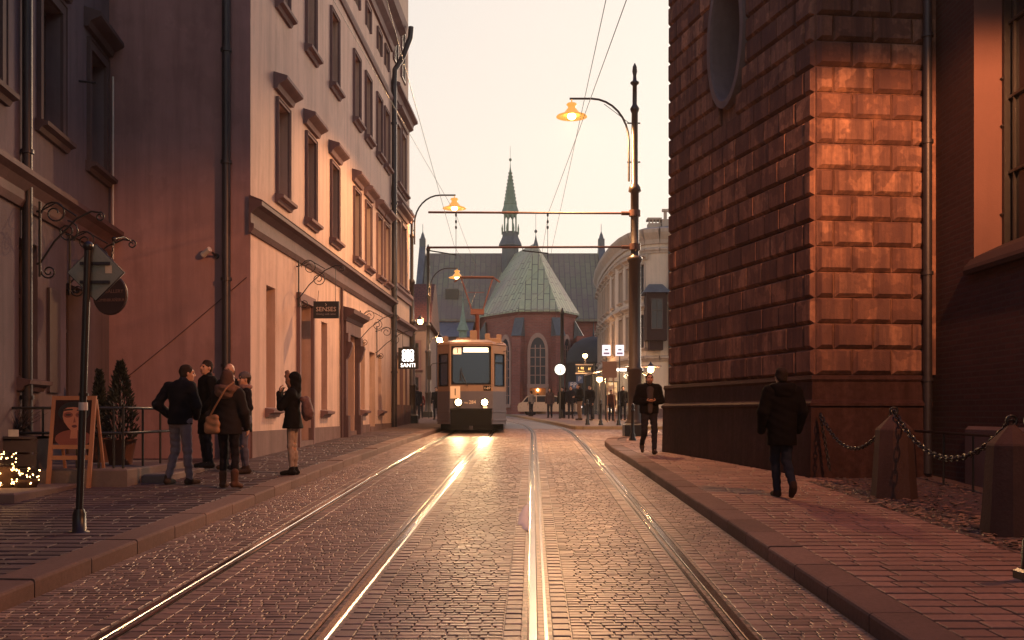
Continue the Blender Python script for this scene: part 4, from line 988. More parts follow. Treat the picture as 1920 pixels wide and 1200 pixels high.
mb = MB(); mb.tube([f.p(.62, 1.62, .03), f.p(.45, 1.95, .03), f.p(.40, 2.05, .03)], .012, 5); mb.tube([f.p(.40, 2.25, .02), f.p(.36, 1.80, .02)], .014, 5); mb.tube([f.p(.62, 1.62, .03), f.p(.40, 2.12, .025)], .01, 5); mb.build('wiper', m_iron, ws)
mb = MB(); f.box(mb, .47, 1.33, 2.79, 2.95, -.041, -.024); db = mb.build('destination_board', m_lit, tr)
m_ink = mat('dark_ink', (.02, .018, .018)); m_ink2 = mat('brown_ink', (.28, .17, .08))
text('lettering', 'WZG. KRZESŁAWICKIE', .085, f.p(.9, 2.87, -.0235), (1, 0, 0), (0, 0, 1), m_ink2, db, .001)
m_card = mat('cream_card', (.85, .7, .55), rough=.6, var=.08)
m_cardlit = emis('lit_card', (1, .62, .36), .75)
mb = MB(); f.box(mb, .12, .4, 2.72, 2.95, -.041, -.024); c1 = mb.build('number_card', m_cardlit, tr); text('lettering', '1', .24, f.p(.27, 2.835, -.0235), (1, 0, 0), (0, 0, 1), m_ink, c1, .001)
mb = MB(); f.box(mb, .02, .36, 1.2, 1.62, .002, .012); c1 = mb.build('number_card', m_card, tr); text('lettering', '1', .34, f.p(.19, 1.41, .0125), (1, 0, 0), (0, 0, 1), m_ink, c1, .002)
mb = MB(); f.box(mb, 1.16, 1.42, 1.47, 1.64, .002, .01); c1 = mb.build('service_plate', m_trd, tr); text('lettering', '1-07', .12, f.p(1.29, 1.555, .0105), (1, 0, 0), (0, 0, 1), m_card, c1, .002)
text('fleet_number', '284', .17, f.p(.78, 1.07, .002), (1, 0, 0), (0, 0, 1), m_card, tr, .003, sx=.95)
text('fleet_prefix', 'Hw', .085, f.p(.57, 1.05, .002), (1, 0, 0), (0, 0, 1), m_card, tr, .003)
for s in (.30, 1.20):
    mb = MB(); p = f.p(s, 1.07, 0); M = Matrix.Translation(p) @ Matrix.Rotation(PI / 2, 4, 'X')
    k = MB(); k.lathe((0, 0, 0), [(.001, .0), (.15, 0), (.15, .05), (.125, .07), (.115, .04), (.001, .035)], 20); k.v = [tuple(M @ Vector(q)) for q in k.v]; hl = k.build('headlight', m_zinc, tr)
    k = MB(); k.lathe((0, 0, 0), [(.001, .041), (.108, .041), (.1, .055), (.001, .062)], 20); k.v = [tuple(M @ Vector(q)) for q in k.v]; k.build('lamp', m_bulb, hl)
    li = bpy.data.lights.new('headlight_beam', 'SPOT'); li.energy = 480; li.color = (1, .72, .36); li.spot_size = math.radians(46); li.spot_blend = .8; li.shadow_soft_size = .1
    lo_ = bpy.data.objects.new('headlight_beam', li); COL.objects.link(lo_); lo_.parent = tr; lo_.location = p + Vector((0, -.32, 0)); lo_.rotation_euler = Vector((0, -1, -.2)).to_track_quat('-Z', 'Y').to_euler()
for s, z in ((1.22, .9), (.3, .9)):
    mb = MB(); f.box(mb, s - .07, s + .07, z - .03, z + .03, .05, .075); mb.build('indicator_lamp', emis('amber_indicator', (1, .6, .25), 1.2) if s > 1 else m_zinc, tr)
mb = MB()
mb.add([f.p(.02, .3, -.05), f.p(1.46, .3, -.05), f.p(1.46, .86, -.0), f.p(.02, .86, -.0), f.p(.06, .3, .16), f.p(1.42, .3, .16), f.p(1.42, .8, .10), f.p(.06, .8, .10)], [(0, 3, 2, 1), (4, 5, 6, 7), (0, 1, 5, 4), (1, 2, 6, 5), (2, 3, 7, 6), (3, 0, 4, 7)])
f.box(mb, .0, 1.48, .12, .3, -.1, .19); mb.build('bumper', m_trd, tr)
mb = MB(); f.box(mb, .68, .8, .13, .26, .2, .45); mb.build('coupler', m_zinc, tr)
mb = MB(); mb.tube([(-1.12, .5, 2.45), (-1.35, .25, 2.4), (-1.42, .2, 2.3)], .015, 5); mb.box(-1.52, -1.38, .12, .2, 1.85, 2.32); mb.build('wing_mirror', m_iron, tr)
mb = MB(); mb.tube([(1.12, .5, 2.85), (1.22, .3, 2.85), (1.25, .3, 2.6)], .015, 5); mb.build('mirror_arm', m_iron, tr)
mb = MB()
for x, y, a, b, h in ((-.9, .5, .08, .1, .18), (-.3, .7, .25, .3, .14), (.05, .9, .12, .12, .42), (.55, .8, .09, .09, .3), (.8, .5, .2, .2, .12), (.95, 1.2, .09, .3, .3)): mb.bbox(x - a, x + a, y, y + b * 2, 3.1, 3.2 + h, .03)
mb.box(-.8, .8, 4, 9, 3.2, 3.5); mb.tube([(-1.1, .2, 3.12), (1.1, .2, 3.12)], .02, 5); mb.build('roof_gear', m_trc, tr)
py_ = 2.9
mb = MB(); mb.tube([(.15, py_ + .2, 3.2), (.15, py_, 4.25), (.12, py_ - .1, 4.4)], .085, 8); mb.box(-.1, .4, py_ - .15, py_ + .1, 4.35, 4.55)
for s in (-1, 1): mb.tube([(.15 + s * .2, py_, 4.5), (.13 + s * .58, py_ + .3, 5.72)], .028, 6)
mb.tube([(.1 - .3, py_ + .2, 5.2), (.1 + .3, py_ + .2, 5.2)], .012, 5)
pg = mb.build('pantograph', mat('rusty_red_paint', (.16, .05, .035), rough=.5, var=.3), tr)
mb = MB(); mb.tube([(-.72, py_ + .3, 5.6), (-.5, py_ + .3, 5.76), (.76, py_ + .3, 5.76), (.98, py_ + .3, 5.6)], .035, 6); mb.box(-.5, .76, py_ + .15, py_ + .22, 5.76, 5.8); mb.build('collector_bow', MATS['rusty_red_paint'], pg)
tr.location = (-1.40, 35.7, g(36)); tr.rotation_euler.z = .012
# ================================================================== lamps and poles
m_shade = None
def shade_mat():
    N = NT('lit_lamp_glass'); N.b.inputs['Base Color'].default_value = (.5, .25, .08, 1); N.b.inputs['Emission Color'].default_value = (1, .42, .08, 1); N.b.inputs['Emission Strength'].default_value = .9; N.b.inputs['Roughness'].default_value = .3; return N.m
m_shade = shade_mat(); m_lbulb = emis('street_bulb', (1, .60, .20), 22)
def lamp_light(par, p, e, col=(1, .50, .20), size=.12, spot=None):
    li = bpy.data.lights.new('lamp_light', 'SPOT' if spot else 'POINT'); li.energy = e; li.color = col; li.shadow_soft_size = size
    if spot: li.spot_size = math.radians(spot); li.spot_blend = .12
    o = bpy.data.objects.new('lamp_light', li); COL.objects.link(o); o.parent = par
    base = Vector(par.location); o.location = Vector(p) - base; return o
def lamp_head(par, p, s=1.0, e=0):                     # p: where the head hangs from
    p = Vector(p)
    mb = MB(); mb.lathe(p, [(.02, 0), (.02, -.1 * s), (.13 * s, -.12 * s), (.16 * s, -.16 * s), (.11 * s, -.22 * s), (.12 * s, -.27 * s), (.2 * s, -.36 * s), (.24 * s, -.42 * s), (.44 * s, -.49 * s), (.46 * s, -.52 * s), (.42 * s, -.53 * s), (.22 * s, -.46 * s), (.1 * s, -.34 * s)], 18); h = mb.build('lamp_shade', m_shade, par)
    mb = MB(); mb.ball(p + Vector((0, 0, -.5 * s)), .13 * s, 12, sc=(1, 1, .8)); mb.build('bulb', m_lbulb, h)
    if e: q = lamp_light(par, p + Vector((0, 0, -.62 * s)), e, spot=170); q.data.spot_blend = .25
def arm_pts(top, out, L, h):                           # goose-neck: up the pole, over in a quarter curve, flat end
    top = Vector(top); o = Vector(out).normalized(); pts = [top + Vector((0, 0, -h)) + o * .06, top + Vector((0, 0, -h * .45)) + o * .1]
    for k in range(9): a = PI / 2 * k / 8; pts.append(top + o * (.1 + L * .6 * (1 - math.cos(a))) + Vector((0, 0, -h * .45 + h * .45 * math.sin(a))))
    pts.append(top + o * L); return pts
def column(par, X, Y, H, k=1.0, m=None, name='pole'):
    z = gp(Y) - .02
    pr = [(.30, 0), (.30, .42), (.27, .46), (.24, .5), (.235, .62), (.205, .7), (.2, 1.9), (.24, 1.93), (.24, 2.0), (.185, 2.05), (.18, 5.1), (.21, 5.14), (.24, 5.2), (.21, 5.27), (.125, 5.32), (.12, 7.15), (.19, 7.2), (.17, 7.32), (.1, 7.42), (.095, 9.5), (.12, 9.55), (.14, 9.62), (.095, 9.7), (.07, 9.75), (.065, 10.3), (.13, 10.36), (.13, 10.4), (.06, 10.45), (.05, 10.6), (.075, 10.72), (.06, 10.86), (.012, 10.96)]
    mb = MB(); s = H / 10.96; mb.lathe((X, Y, z), [(r * k, q * s) for r, q in pr], 14); o = mb.build(name, m or m_ironbrown, par)
    mb = MB(); mb.bbox(X - .33 * k, X + .33 * k, Y - .33 * k, Y + .33 * k, z, z + .4, .06); mb.build('pole_base', m_iron, par); return z
X, Y = 3.60, 30.5
t = T('tram_pole', 'tall dark tram pole with two cross arms and a lit lamp on the right kerb', 'pole', (X, Y, gp(Y)))
column(t, X, Y, 10.95)
top = W(1150, 185, Y); 
mb = MB(); tz = top.z
pts = [Vector((X - .17, Y, W(0, 340, Y).z)), Vector((X - .17, Y, W(0, 265, Y).z))]
for k in range(1, 9): a = PI / 2 * k / 8; pts.append(Vector((X - .17 - 1.1 * (1 - math.cos(a)), Y, W(0, 265, Y).z + (tz - W(0, 265, Y).z) * math.sin(a))))
pts.append(Vector((W(1068, 0, Y).x, Y, tz))); mb.tube(pts, .032, 8)
for py in (231, 304): z = W(0, py, Y).z; mb.tube([(X - .22, Y, z), (X + .16, Y, z)], .022, 6)
mb.tube([(X - .16, Y, W(0, 231, Y).z), (X - .5, Y, W(0, 214, Y).z), (X - .9, Y, W(0, 195, Y).z)], .01, 5)
mb.build('lamp_arm', m_ironbrown, t)
lamp_head(t, W(1072, 186, Y), 1.0, 6500)
m_rusty = mat('rust_brown_arm', (.11, .045, .035), rough=.5, var=.3)
for py0, py1, px in ((400, 398, 803), (463, 464, 800)):
    mb = MB(); a = W(1180, py0, Y); b = W(px, py1, Y); mb.tube([a, b], .032, 8); mb.cyl(a, a.lerp(b, .04), .06, 8); mb.cyl(Vector((X, Y, a.z - .09)), Vector((X, Y, a.z + .09)), .17, 12); mb.build('cross_arm', m_rusty, t)
for px in (855, 1027):                                  # insulators between the arms
    mb = MB(); a = W(px, 400, Y); b = W(px, 463, Y); mb.tube([a, b, b - Vector((0, 0, .35))], .008, 5)
    for q in (.05, .25, .42): mb.ball(a.lerp(b, q), .035, 8, sc=(1, 1, 1.6))
    mb.build('insulator', m_iron, t)
for a, b in (((806, 470), (855, 478)), ((980, 470), (1028, 475))):
    mb = MB(); mb.tube([W(a[0], 463, Y), W(*a, Y), W(*b, Y)], .02, 6); mb.build('steady_arm', m_iron, t)
# left lamps
def lamp_post(label, X, Y, lpx, lpy, e, group, H=10.4, k=.8):
    t = T('street_lamp', label, 'lamp', (X, Y, gp(Y)), group)
    p = W(lpx, lpy, Y); H = max(H, p.z - gp(Y) + .3) if H else H
    z = column(t, X, Y, 8.3 if k < .8 else p.z - gp(Y) - .6, k)
    mb = MB(); r = p.x - X
    pts = [Vector((X + .12, Y, p.z - 2.1)), Vector((X + .12, Y, p.z - 1.2))]
    for q in range(1, 9): a = PI / 2 * q / 8; pts.append(Vector((X + .12 + (r - .12) * .65 * (1 - math.cos(a)), Y, p.z - 1.2 + 1.2 * math.sin(a))))
    pts.append(p + Vector((.05, 0, 0))); mb.tube(pts, .035, 7); mb.tube([(X, Y, p.z - 1.5), (X + .14, Y, p.z - 1.5)], .025, 6); mb.build('lamp_arm', m_ironbrown, t)
    lamp_head(t, p, 1.1, e); return t
lamp_post('lit goose neck lamp rising behind the cream house cornice, highest lamp on the left', -4.27, 44.3, 852, 366, 1300, 'street lamps along the left side', 9)
t = lamp_post('lit goose neck street lamp on a dark post just left of the pantograph', -5.0, 62, 857, 503, 1500, 'street lamps along the left side', 9, .85)
mb = MB(); mb.lathe((-5.0, 62, 0), [(.1, W(0, 540, 62).z), (.1, W(0, 470, 62).z), (.14, W(0, 468, 62).z), (.02, W(0, 458, 62).z)], 8); mb.build('mast_top', m_iron, t)
for lab, px, py, Y, post in (('round glowing lamp before the plum tiled roof at far left', 788, 603, 60, 775), ('pair of glowing lamps right beside the tram roof corner', 824, 637, 58, 804), ('small glowing lantern before the low chapel dome', 1097, 667, 70, 1097), ('glowing globe lamp inside the tram stop shelter', 1124, 711, 54, 1124), ('bright lamp glowing behind the head of the man with a phone', 1220, 693, 52, 1213)):
    p = W(px, py, Y); t = T('small_lamp', lab, 'lamp', (p.x, Y, gp(Y)), 'small far lamps')
    mb = MB(); q = W(post, py, Y)
    if post == px: mb.tube([(p.x, Y, gp(Y)), (p.x, Y, p.z - .1)], .06, 8)
    else: mb.tube([(q.x, Y + .0, gp(Y)), (q.x, Y, p.z - .3), (q.x + (p.x - q.x) * .3, Y, p.z + .1), (p.x, Y, p.z + .15)], .035, 6)
    mb.build('post', m_iron, t)
    mb = MB(); mb.lathe(p, [(.24, .1), (.16, .2), (.05, .32), (.02, .4)], 10); mb.build('lamp_cap', m_iron, t)
    mb = MB(); mb.ball(p, .17, 10)
    if px == 824: mb.ball(p + Vector((.14, .1, -.22)), .14, 10)
    mb.build('bulb', m_lbulb, t); lamp_light(t, p + Vector((0, -.35, -.1)), 260 if Y < 60 else 200, (1, .5, .2))

# off-frame lamp hanging over the street near the viewer: it lights the two walls
p = Vector((6.0, 8.8, 8.0)); t = T('hanging_lamp', 'dished street lamp hanging on a span wire over the road, above the picture', 'lamp', p)
mb = MB(); mb.lathe(p, [(.02, .35), (.1, .3), (.14, .12), (.3, .02), (.36, -.04), (.34, -.04), (.12, .06), (.02, .1)], 18); mb.build('lamp_shade', m_iron, t)
mb = MB(); mb.ball(p + Vector((0, 0, -.0)), .08, 10); mb.build('bulb', m_lbulb, t)
mb = MB(); mb.tube([(-6.5, 8.8, 9.0), p + Vector((0, 0, .35)), (6.75, 8.8, 9.2)], .012, 5); mb.build('span_wire', m_iron, t)
KEY = lamp_light(t, p + Vector((0, 0, -.12)), 8200, (1, .37, .14), .1, 179)

kl_ = KEY.data; kl_.use_nodes = True; kn = kl_.node_tree    # street optic: throws its light outwards, little straight down
em = kn.nodes['Emission']; tc = kn.nodes.new('ShaderNodeTexCoord'); sx3 = kn.nodes.new('ShaderNodeSeparateXYZ'); ab = kn.nodes.new('ShaderNodeMath'); ab.operation = 'ABSOLUTE'; rm = kn.nodes.new('ShaderNodeValToRGB')
kn.links.new(tc.outputs['Normal'], sx3.inputs[0]); kn.links.new(sx3.outputs[2], ab.inputs[0]); kn.links.new(ab.outputs[0], rm.inputs[0]); rx_ = kn.nodes.new('ShaderNodeMapRange'); rx_.inputs[1].default_value = .74; rx_.inputs[2].default_value = .86; rx_.inputs[3].default_value = 1; rx_.inputs[4].default_value = .38
ax_ = kn.nodes.new('ShaderNodeMath'); ax_.operation = 'ABSOLUTE'; kn.links.new(sx3.outputs[0], ax_.inputs[0]); kn.links.new(ax_.outputs[0], rx_.inputs[0])
ml = kn.nodes.new('ShaderNodeMath'); ml.operation = 'MULTIPLY'; kn.links.new(rm.outputs[0], ml.inputs[0]); kn.links.new(rx_.outputs[0], ml.inputs[1]); kn.links.new(ml.outputs[0], em.inputs['Strength'])
e = rm.color_ramp.elements; e[0].position = .03; e[0].color = (0, 0, 0, 1); q = e.new(.17); q.color = (1, 1, 1, 1); e[-1].position = .85; e[-1].color = (.12, .12, .12, 1); q = e.new(.40); q.color = (.85, .85, .85, 1); q = e.new(.62); q.color = (.34, .34, .34, 1)
# overhead line
def wire(label, pts, r=.008, sag=.12):
    P = []
    for a, b in zip(pts, pts[1:]):
        a, b = Vector(a), Vector(b)
        for k in range(8): q = k / 8; P.append(a.lerp(b, q) - Vector((0, 0, sag * 4 * q * (1 - q))))
    P.append(Vector(pts[-1])); mb = MB(); mb.tube(P, r, 5); o = mb.build('overhead_wire', m_iron, None, loc=P[0]); return tag(o, label, 'wire', 'overhead tram wires')
wx = lambda i, y: (rx(i, y) + rx(i + 1, y)) / 2
def thru(a, b, Ya, Yb): A1, B1 = W(*a, Ya), W(*b, Yb); d = (A1 - B1); return [A1 + d * ((Ya - 1.0) / (Yb - Ya)), B1]
wire('thin contact wire of the right hand track, left one of the pair over the middle', thru((1135, 0), (1034, 470), 11.5, 30.5) + [(wx(2, y) + .12 * (-1) ** k, y, g(y) + 5.75) for k, y in enumerate((42, 56, 75))], .0045, .03)
wire('thicker carrier wire of the right hand track with small droppers', thru((1172, 0), (1028, 400), 13.5, 30.5) + [(wx(2, 46), 46, g(46) + 6.9), (wx(2, 70), 70, g(70) + 6.9)], .006, .05)
wire('thin contact wire over the oncoming tram, nearest the left houses', thru((782, 205), (852, 462), 15.5, 30.5) + [(wx(0, y) + .1 * (-1) ** k, y, g(y) + 5.78) for k, y in enumerate((42, 56, 75))], .0045, .03)
wire('carrier wire above the contact wire of the oncoming tram', thru((776, 262), (855, 402), 24, 30.5) + [(wx(0, 46), 46, g(46) + 7.0), (wx(0, 70), 70, g(70) + 7)], .005, .05)
# ================================================================== near left: post with a diamond sign
t = T('sign_post', 'black post with a diamond road sign seen from its grey back on the left pavement', 'sign', (-4.39, 10.55, gp(10.5)))
mb = MB(); a = Vector((-4.39, 10.55, gp(10.5) - .02)); b = Vector((-4.30, 10.55, W(0, 462, 10.55).z)); mb.tube([a + Vector((0, 0, .2)), b], .036, 12); mb.lathe(a, [(.15, 0), (.15, .015), (.07, .03), (.066, .2), (.05, .25)], 14); mb.ball(b, .055, 10)
mb.cyl(a.lerp(b, .48), a.lerp(b, .49), .05, 12); mb.build('post', m_iron, t)
c = W(171, 508, 10.5); r = .285; mb = MB(); y0 = 10.62
mb.prism([(c.x - r, y0, c.z), (c.x, y0, c.z - r), (c.x + r, y0, c.z), (c.x, y0, c.z + r)], (0, -.012, 0)); sg = mb.build('diamond_plate', mat('grey_sign_back', (.30, .29, .24), rough=.45, metal=.3, var=.2), t)
mb = MB(); q = [(c.x - r, y0 + .004, c.z), (c.x, y0 + .004, c.z - r), (c.x + r, y0 + .004, c.z), (c.x, y0 + .004, c.z + r)]; mb.tube(q, .013, 6, closed=True); mb.build('rim', m_zinc, sg)
mb = MB()
for dz in (.09, -.1): mb = MB(); mb.box(c.x - .15, c.x + .15, y0 - .04, y0 - .013, c.z + dz - .014, c.z + dz + .014); mb.build('clamp_rail', m_zinc, sg)
mb = MB(); mb.box(c.x + .1, c.x + .165, y0 - .016, y0 - .0125, c.z - .01, c.z + .07); mb.build('sticker', mat('cream_sticker', (.8, .6, .42)), sg)
mb = MB(); q = a.lerp(b, .44); mb.tube([q - Vector((0, 0, .03)), q + Vector((0, 0, .05))], .045, 12); mb.build('paper_band', mat('white_plastic', (0, 0, 0)), t)

# easel board with a painted face
m_raw = mat('raw_pine', (.34, .165, .10), rough=.6, var=.15)
Ye = 14.9; xl, xr = W(92, 0, Ye).x, W(175, 0, Ye).x; zt = W(0, 742, Ye).z; zg = gp(Ye)
t = T('easel_board', 'wooden easel board with a painted masked face standing by the railing', 'sign', ((xl + xr) / 2, Ye, zg))
mb = MB(); w = .055
for x in (xl, xr - w): mb.hexa([(x, Ye - .12, zg), (x + w, Ye - .12, zg), (x + w, Ye - .08, zg), (x, Ye - .08, zg), (x, Ye + .1, zt), (x + w, Ye + .1, zt), (x + w, Ye + .14, zt), (x, Ye + .14, zt)])
def yf(z): return Ye - .12 + .22 * (z - zg) / (zt - zg)
for py in (746, 838, 858): z = W(0, py, Ye).z; mb.box(xl + w, xr - w, yf(z) + .004, yf(z) + .04, z - .03, z + .03)
for x in (xl + .02, xr - w + .01): mb.hexa([(x, Ye + .5, zg), (x + .035, Ye + .5, zg), (x + .035, Ye + .54, zg), (x, Ye + .54, zg), (x, Ye + .15, zt - .05), (x + .035, Ye + .15, zt - .05), (x + .035, Ye + .19, zt - .05), (x, Ye + .19, zt - .05)])
mb.build('easel_frame', m_raw, t)
z0, z1 = W(0, 832, Ye).z, W(0, 750, Ye).z
def bp(u, v, d=0): z = z0 + (z1 - z0) * v; return Vector((xl + w + (xr - xl - 2 * w) * u, yf(z) + .01 - d, z))
mb = MB(); mb.hexa([bp(0, 0), bp(1, 0), bp(1, 0, -.02), bp(0, 0, -.02), bp(0, 1), bp(1, 1), bp(1, 1, -.02), bp(0, 1, -.02)]); bd = mb.build('painting', mat('dark_board_paint', (.03, .014, .016), rough=.6), t)
def blob(c, rx_, ry_, d, n=20, sq=1, a0=0, a1=2 * PI): return [bp(c[0] + rx_ * math.cos(a0 + (a1 - a0) * k / n) * (1 if math.sin(a0 + (a1 - a0) * k / n) > 0 else sq), c[1] + ry_ * math.sin(a0 + (a1 - a0) * k / n), d) for k in range(n)]
def paint(n, pts, m): b = MB(); b.add(pts, [list(range(len(pts)))]); b.build(n, m, bd)
m_face = mat('painted_skin', (.38, .17, .12), rough=.6, var=.15); m_mask = mat('painted_mask', (.2, .07, .06), rough=.6); m_lip = mat('painted_lips', (.09, .02, .025), rough=.5)
paint('painted_hair', blob((.52, .72), .44, .25, .002), m_black); paint('painted_shoulders', blob((.55, .12), .5, .2, .0025), m_mask)
paint('painted_neck', [bp(.46, .12, .003), bp(.66, .12, .003), bp(.64, .4, .003), bp(.48, .4, .003)], m_face)
paint('painted_face', [bp(u, v, .004) for u, v in ((.24, .78), (.22, .62), (.27, .5), (.38, .38), (.5, .28), (.58, .26), (.68, .32), (.78, .46), (.84, .6), (.84, .76), (.7, .82), (.5, .84), (.34, .83))], m_face)
for s in (.37, .70): paint('painted_mask_eye', blob((s, .66), .13, .065, .005), m_mask); paint('painted_eyelid', blob((s, .66), .08, .02, .006), m_black)
paint('painted_lips', blob((.56, .40), .075, .035, .005), m_lip); paint('painted_nose', [bp(.55, .62, .005), bp(.59, .49, .005), bp(.52, .48, .005)], m_mask)
for s in (.36, .72): paint('painted_brow', [bp(s - .13, .75, .006), bp(s + .13, .77, .006), bp(s + .12, .80, .006), bp(s - .1, .79, .006)], m_black)

# raised step with railing and pots
zp = gp(16) + .22
t = T('entrance_platform', 'low stone platform with worn edges in front of the gallery house', 'platform', (-6.6, 16.2, gp(16)))
mb = MB(); mb.bbox(-9.2, -5.55, 15.0, 18.0, gp(15) - .1, zp, .02); mb.bbox(-5.545, -5.2, 15.6, 17.6, gp(15.5) - .1, zp - .11, .02); mb.build('stone_slab', mat('platform_stone', (.17, .13, .125), rough=.8, var=.3, bump=.4), t)
t = T('iron_railing', 'black iron railing with two bars round the stone platform', 'railing', (-6, 15.3, zp))
xs_ = [W(px, 0, 15.3).x for px in (40, 70, 100, 130, 160, 190, 208, 236, 260, 275)]
mb = MB(); za, zb_ = W(0, 765, 15.3).z, W(0, 812, 15.3).z
for z in (za, zb_): mb.tube([(-7.6, 15.3, z), (-5.75, 15.3, z), (-5.68, 15.36, z), (-5.68, 17.6, z)], .022, 7)
mb.build('rail_bar', m_iron, t)
for x in (-7.4, -6.9, -6.4, -6.08, -5.86, -5.72): mb = MB(); mb.cyl((x, 15.3, zp), (x, 15.3, za + .02), .018, 7); mb.build('post', m_iron, t)
for y in (16.0, 16.8, 17.5): mb = MB(); mb.cyl((-5.68, y, zp), (-5.68, y, za), .018, 7); mb.build('post', m_iron, t)

# shrubs
def leaf_mat(name, c): 
    N = NT(name); G = N.geo(); N.l(N.ramp(G.outputs['Random Per Island'], [(0, dk(c, .4)), (.6, c), (1, tuple(min(1, x * 1.7) for x in c))]), N.b.inputs['Base Color']); N.b.inputs['Roughness'].default_value = .6; return N.m
m_conif = leaf_mat('conifer_green', (.018, .022, .016))
def conifer(label, X, Y, zb, h, r, grp):
    t = T('potted_conifer', label, 'shrub', (X, Y, zb), grp); rnd = random.Random(int(X * 100))
    mb = MB(); mb.lathe((X, Y, zb), [(.17, 0), (.24, .38), (.26, .4), (.22, .4), (.2, .33)], 16); mb.build('pot', mat('terracotta_dark', (.12, .06, .045), var=.25), t)
    mb = MB(); mb.tube([(X, Y, zb + .3), (X, Y, zb + h * .8)], [.03, .01], 6); mb.build('trunk', m_wood, t)
    mb = MB()
    for k in range(1500):
        q = rnd.random() ** .8; R_ = r * (1 - q) ** .75 * (.9 + .1 * math.sin(q * 3)) * min(1, .5 + q * 5) * rnd.uniform(.55, 1.08); a = rnd.random() * 2 * PI
        p = Vector((X + R_ * math.cos(a), Y + R_ * math.sin(a), zb + .35 + q * (h - .35))); d = Vector((math.cos(a) * .6, math.sin(a) * .6, rnd.uniform(.4, 1.2))).normalized() * rnd.uniform(.05, .1); s = d.cross(Vector((rnd.uniform(-1, 1), rnd.uniform(-1, 1), rnd.uniform(-1, 1)))).normalized() * .014
        mb.poly(p - s, p + d * .6 - s * 1.3, p + d, p + s)
    mb.build('crown', m_conif, t)
conifer('dark clipped potted conifer cone behind the black railing', W(226, 0, 16.4).x, 16.4, zp, 1.6, .29, 'potted shrubs on the platform')
conifer('thin potted conifer half hidden behind the sign post', W(186, 0, 17.3).x, 17.3, zp, 1.5, .16, 'potted shrubs on the platform')
t = T('bare_shrub', 'bare twiggy shrub in a dark pot at the left edge', 'shrub', (W(25, 0, 15.4).x, 15.4, gp(15.4))); mb = MB(); rnd = random.Random(8); b0 = Vector((W(25, 0, 15.4).x, 15.5, zp + .5))
for k in range(46):
    a = rnd.random() * 2 * PI; d = Vector((math.cos(a) * .6, math.sin(a) * .4, 1)); p = b0.copy(); pts = [p.copy()]
    for j in range(5): d += Vector((rnd.uniform(-.4, .4), rnd.uniform(-.4, .4), rnd.uniform(-.3, .1))); p += d.normalized() * .11; pts.append(p.copy())
    mb.tube(pts, [.007, .006, .005, .004, .003, .002], 4, cap=False)
mb.build('twigs', m_wood, t); mb = MB(); mb.lathe((b0.x, b0.y, zp), [(.18, 0), (.24, .45), (.26, .5), (.2, .5)], 14); mb.build('pot', MATS['terracotta_dark'], t)

# fairy light baskets at the left edge
m_fairy = emis('fairy_bulb', (1, .55, .18), 14)
t0 = T('display_step', 'low dark stone step carrying the fairy light jars', 'step', (-6.9, 13.6, gp(13.6))); mb = MB(); mb.bbox(-8, -6.22, 13.0, 14.9, gp(13) - .1, gp(13) + .12, .02); mb.build('step_slab', mat('platform_stone', (0, 0, 0)), t0)
m_wick = mat('dark_wicker', (.06, .035, .025), rough=.8, bump=.6)
for lab, px, py, r, h, n, sd in (('glass jar glowing densely with yellow fairy lights at the left edge', 4, 905, .13, .3, 90, 1), ('wire heart of fairy lights standing on a dark crate', 12, 868, .15, .3, 46, 2), ('small basket ringed with sparse fairy lights, right of the glowing jar', 48, 892, .17, .22, 40, 3)):
    Yq = 14.1; p = W(px, py, Yq); zb = gp(13) + .12; t = T('fairy_light_basket', lab, 'basket', (p.x, Yq, zb), 'baskets with fairy lights'); rnd = random.Random(sd)
    mb = MB(); hh_ = max(.1, p.z - zb - .05); mb.lathe((p.x, Yq, zb), [(r * .8, 0), (r, hh_ * .6), (r * .95, hh_), (r * .8, hh_), (r * .7, hh_ * .8)], 14); mb.build('basket', m_wick, t)
    mb = MB(); Q = []
    for k in range(n):
        a = rnd.random() * 2 * PI; q = Vector((p.x + r * 1.05 * math.cos(a), Yq + r * 1.05 * math.sin(a), p.z + rnd.uniform(-h / 2, h / 2))); Q.append(q); mb.ball(q, .009, 6)
    mb.build('fairy_lights', m_fairy, t); mb = MB(); mb.tube(sorted(Q, key=lambda v: v.z), .003, 4, cap=False); mb.build('light_wire', m_iron, t)
    lamp_light(t, p + Vector((.0, -.3, .15)), 2.2, (1, .5, .18), .05)
t = T('price_card', 'small pale paper card standing on a crate by the rain pipe', 'card', W(26, 812, 14.9)); p = W(26, 812, 14.9); mb = MB(); mb.box(p.x - .07, p.x + .07, 14.88, 14.9, p.z - .05, p.z + .05); mb.build('card', mat('white_plastic', (0, 0, 0)), t)
t = T('wooden_crate', 'dark wooden crate under the pale card', 'crate', (p.x, 14.9, zp)); mb = MB()
for k in range(3): mb.box(p.x - .35, p.x + .3, 14.95, 14.98, gp(15) + .1 + k * .2, gp(15) + .27 + k * .2)
for s in (-.35, .26): mb.box(p.x + s, p.x + s + .04, 14.97, 15.4, gp(15), p.z - .05)
mb.box(p.x - .34, p.x + .29, 14.985, 15.4, gp(15) + .3, gp(15) + .33); mb.box(p.x - .35, p.x + .3, 14.93, 15.4, p.z - .085, p.z - .05); mb.build('slats', m_wood, t)

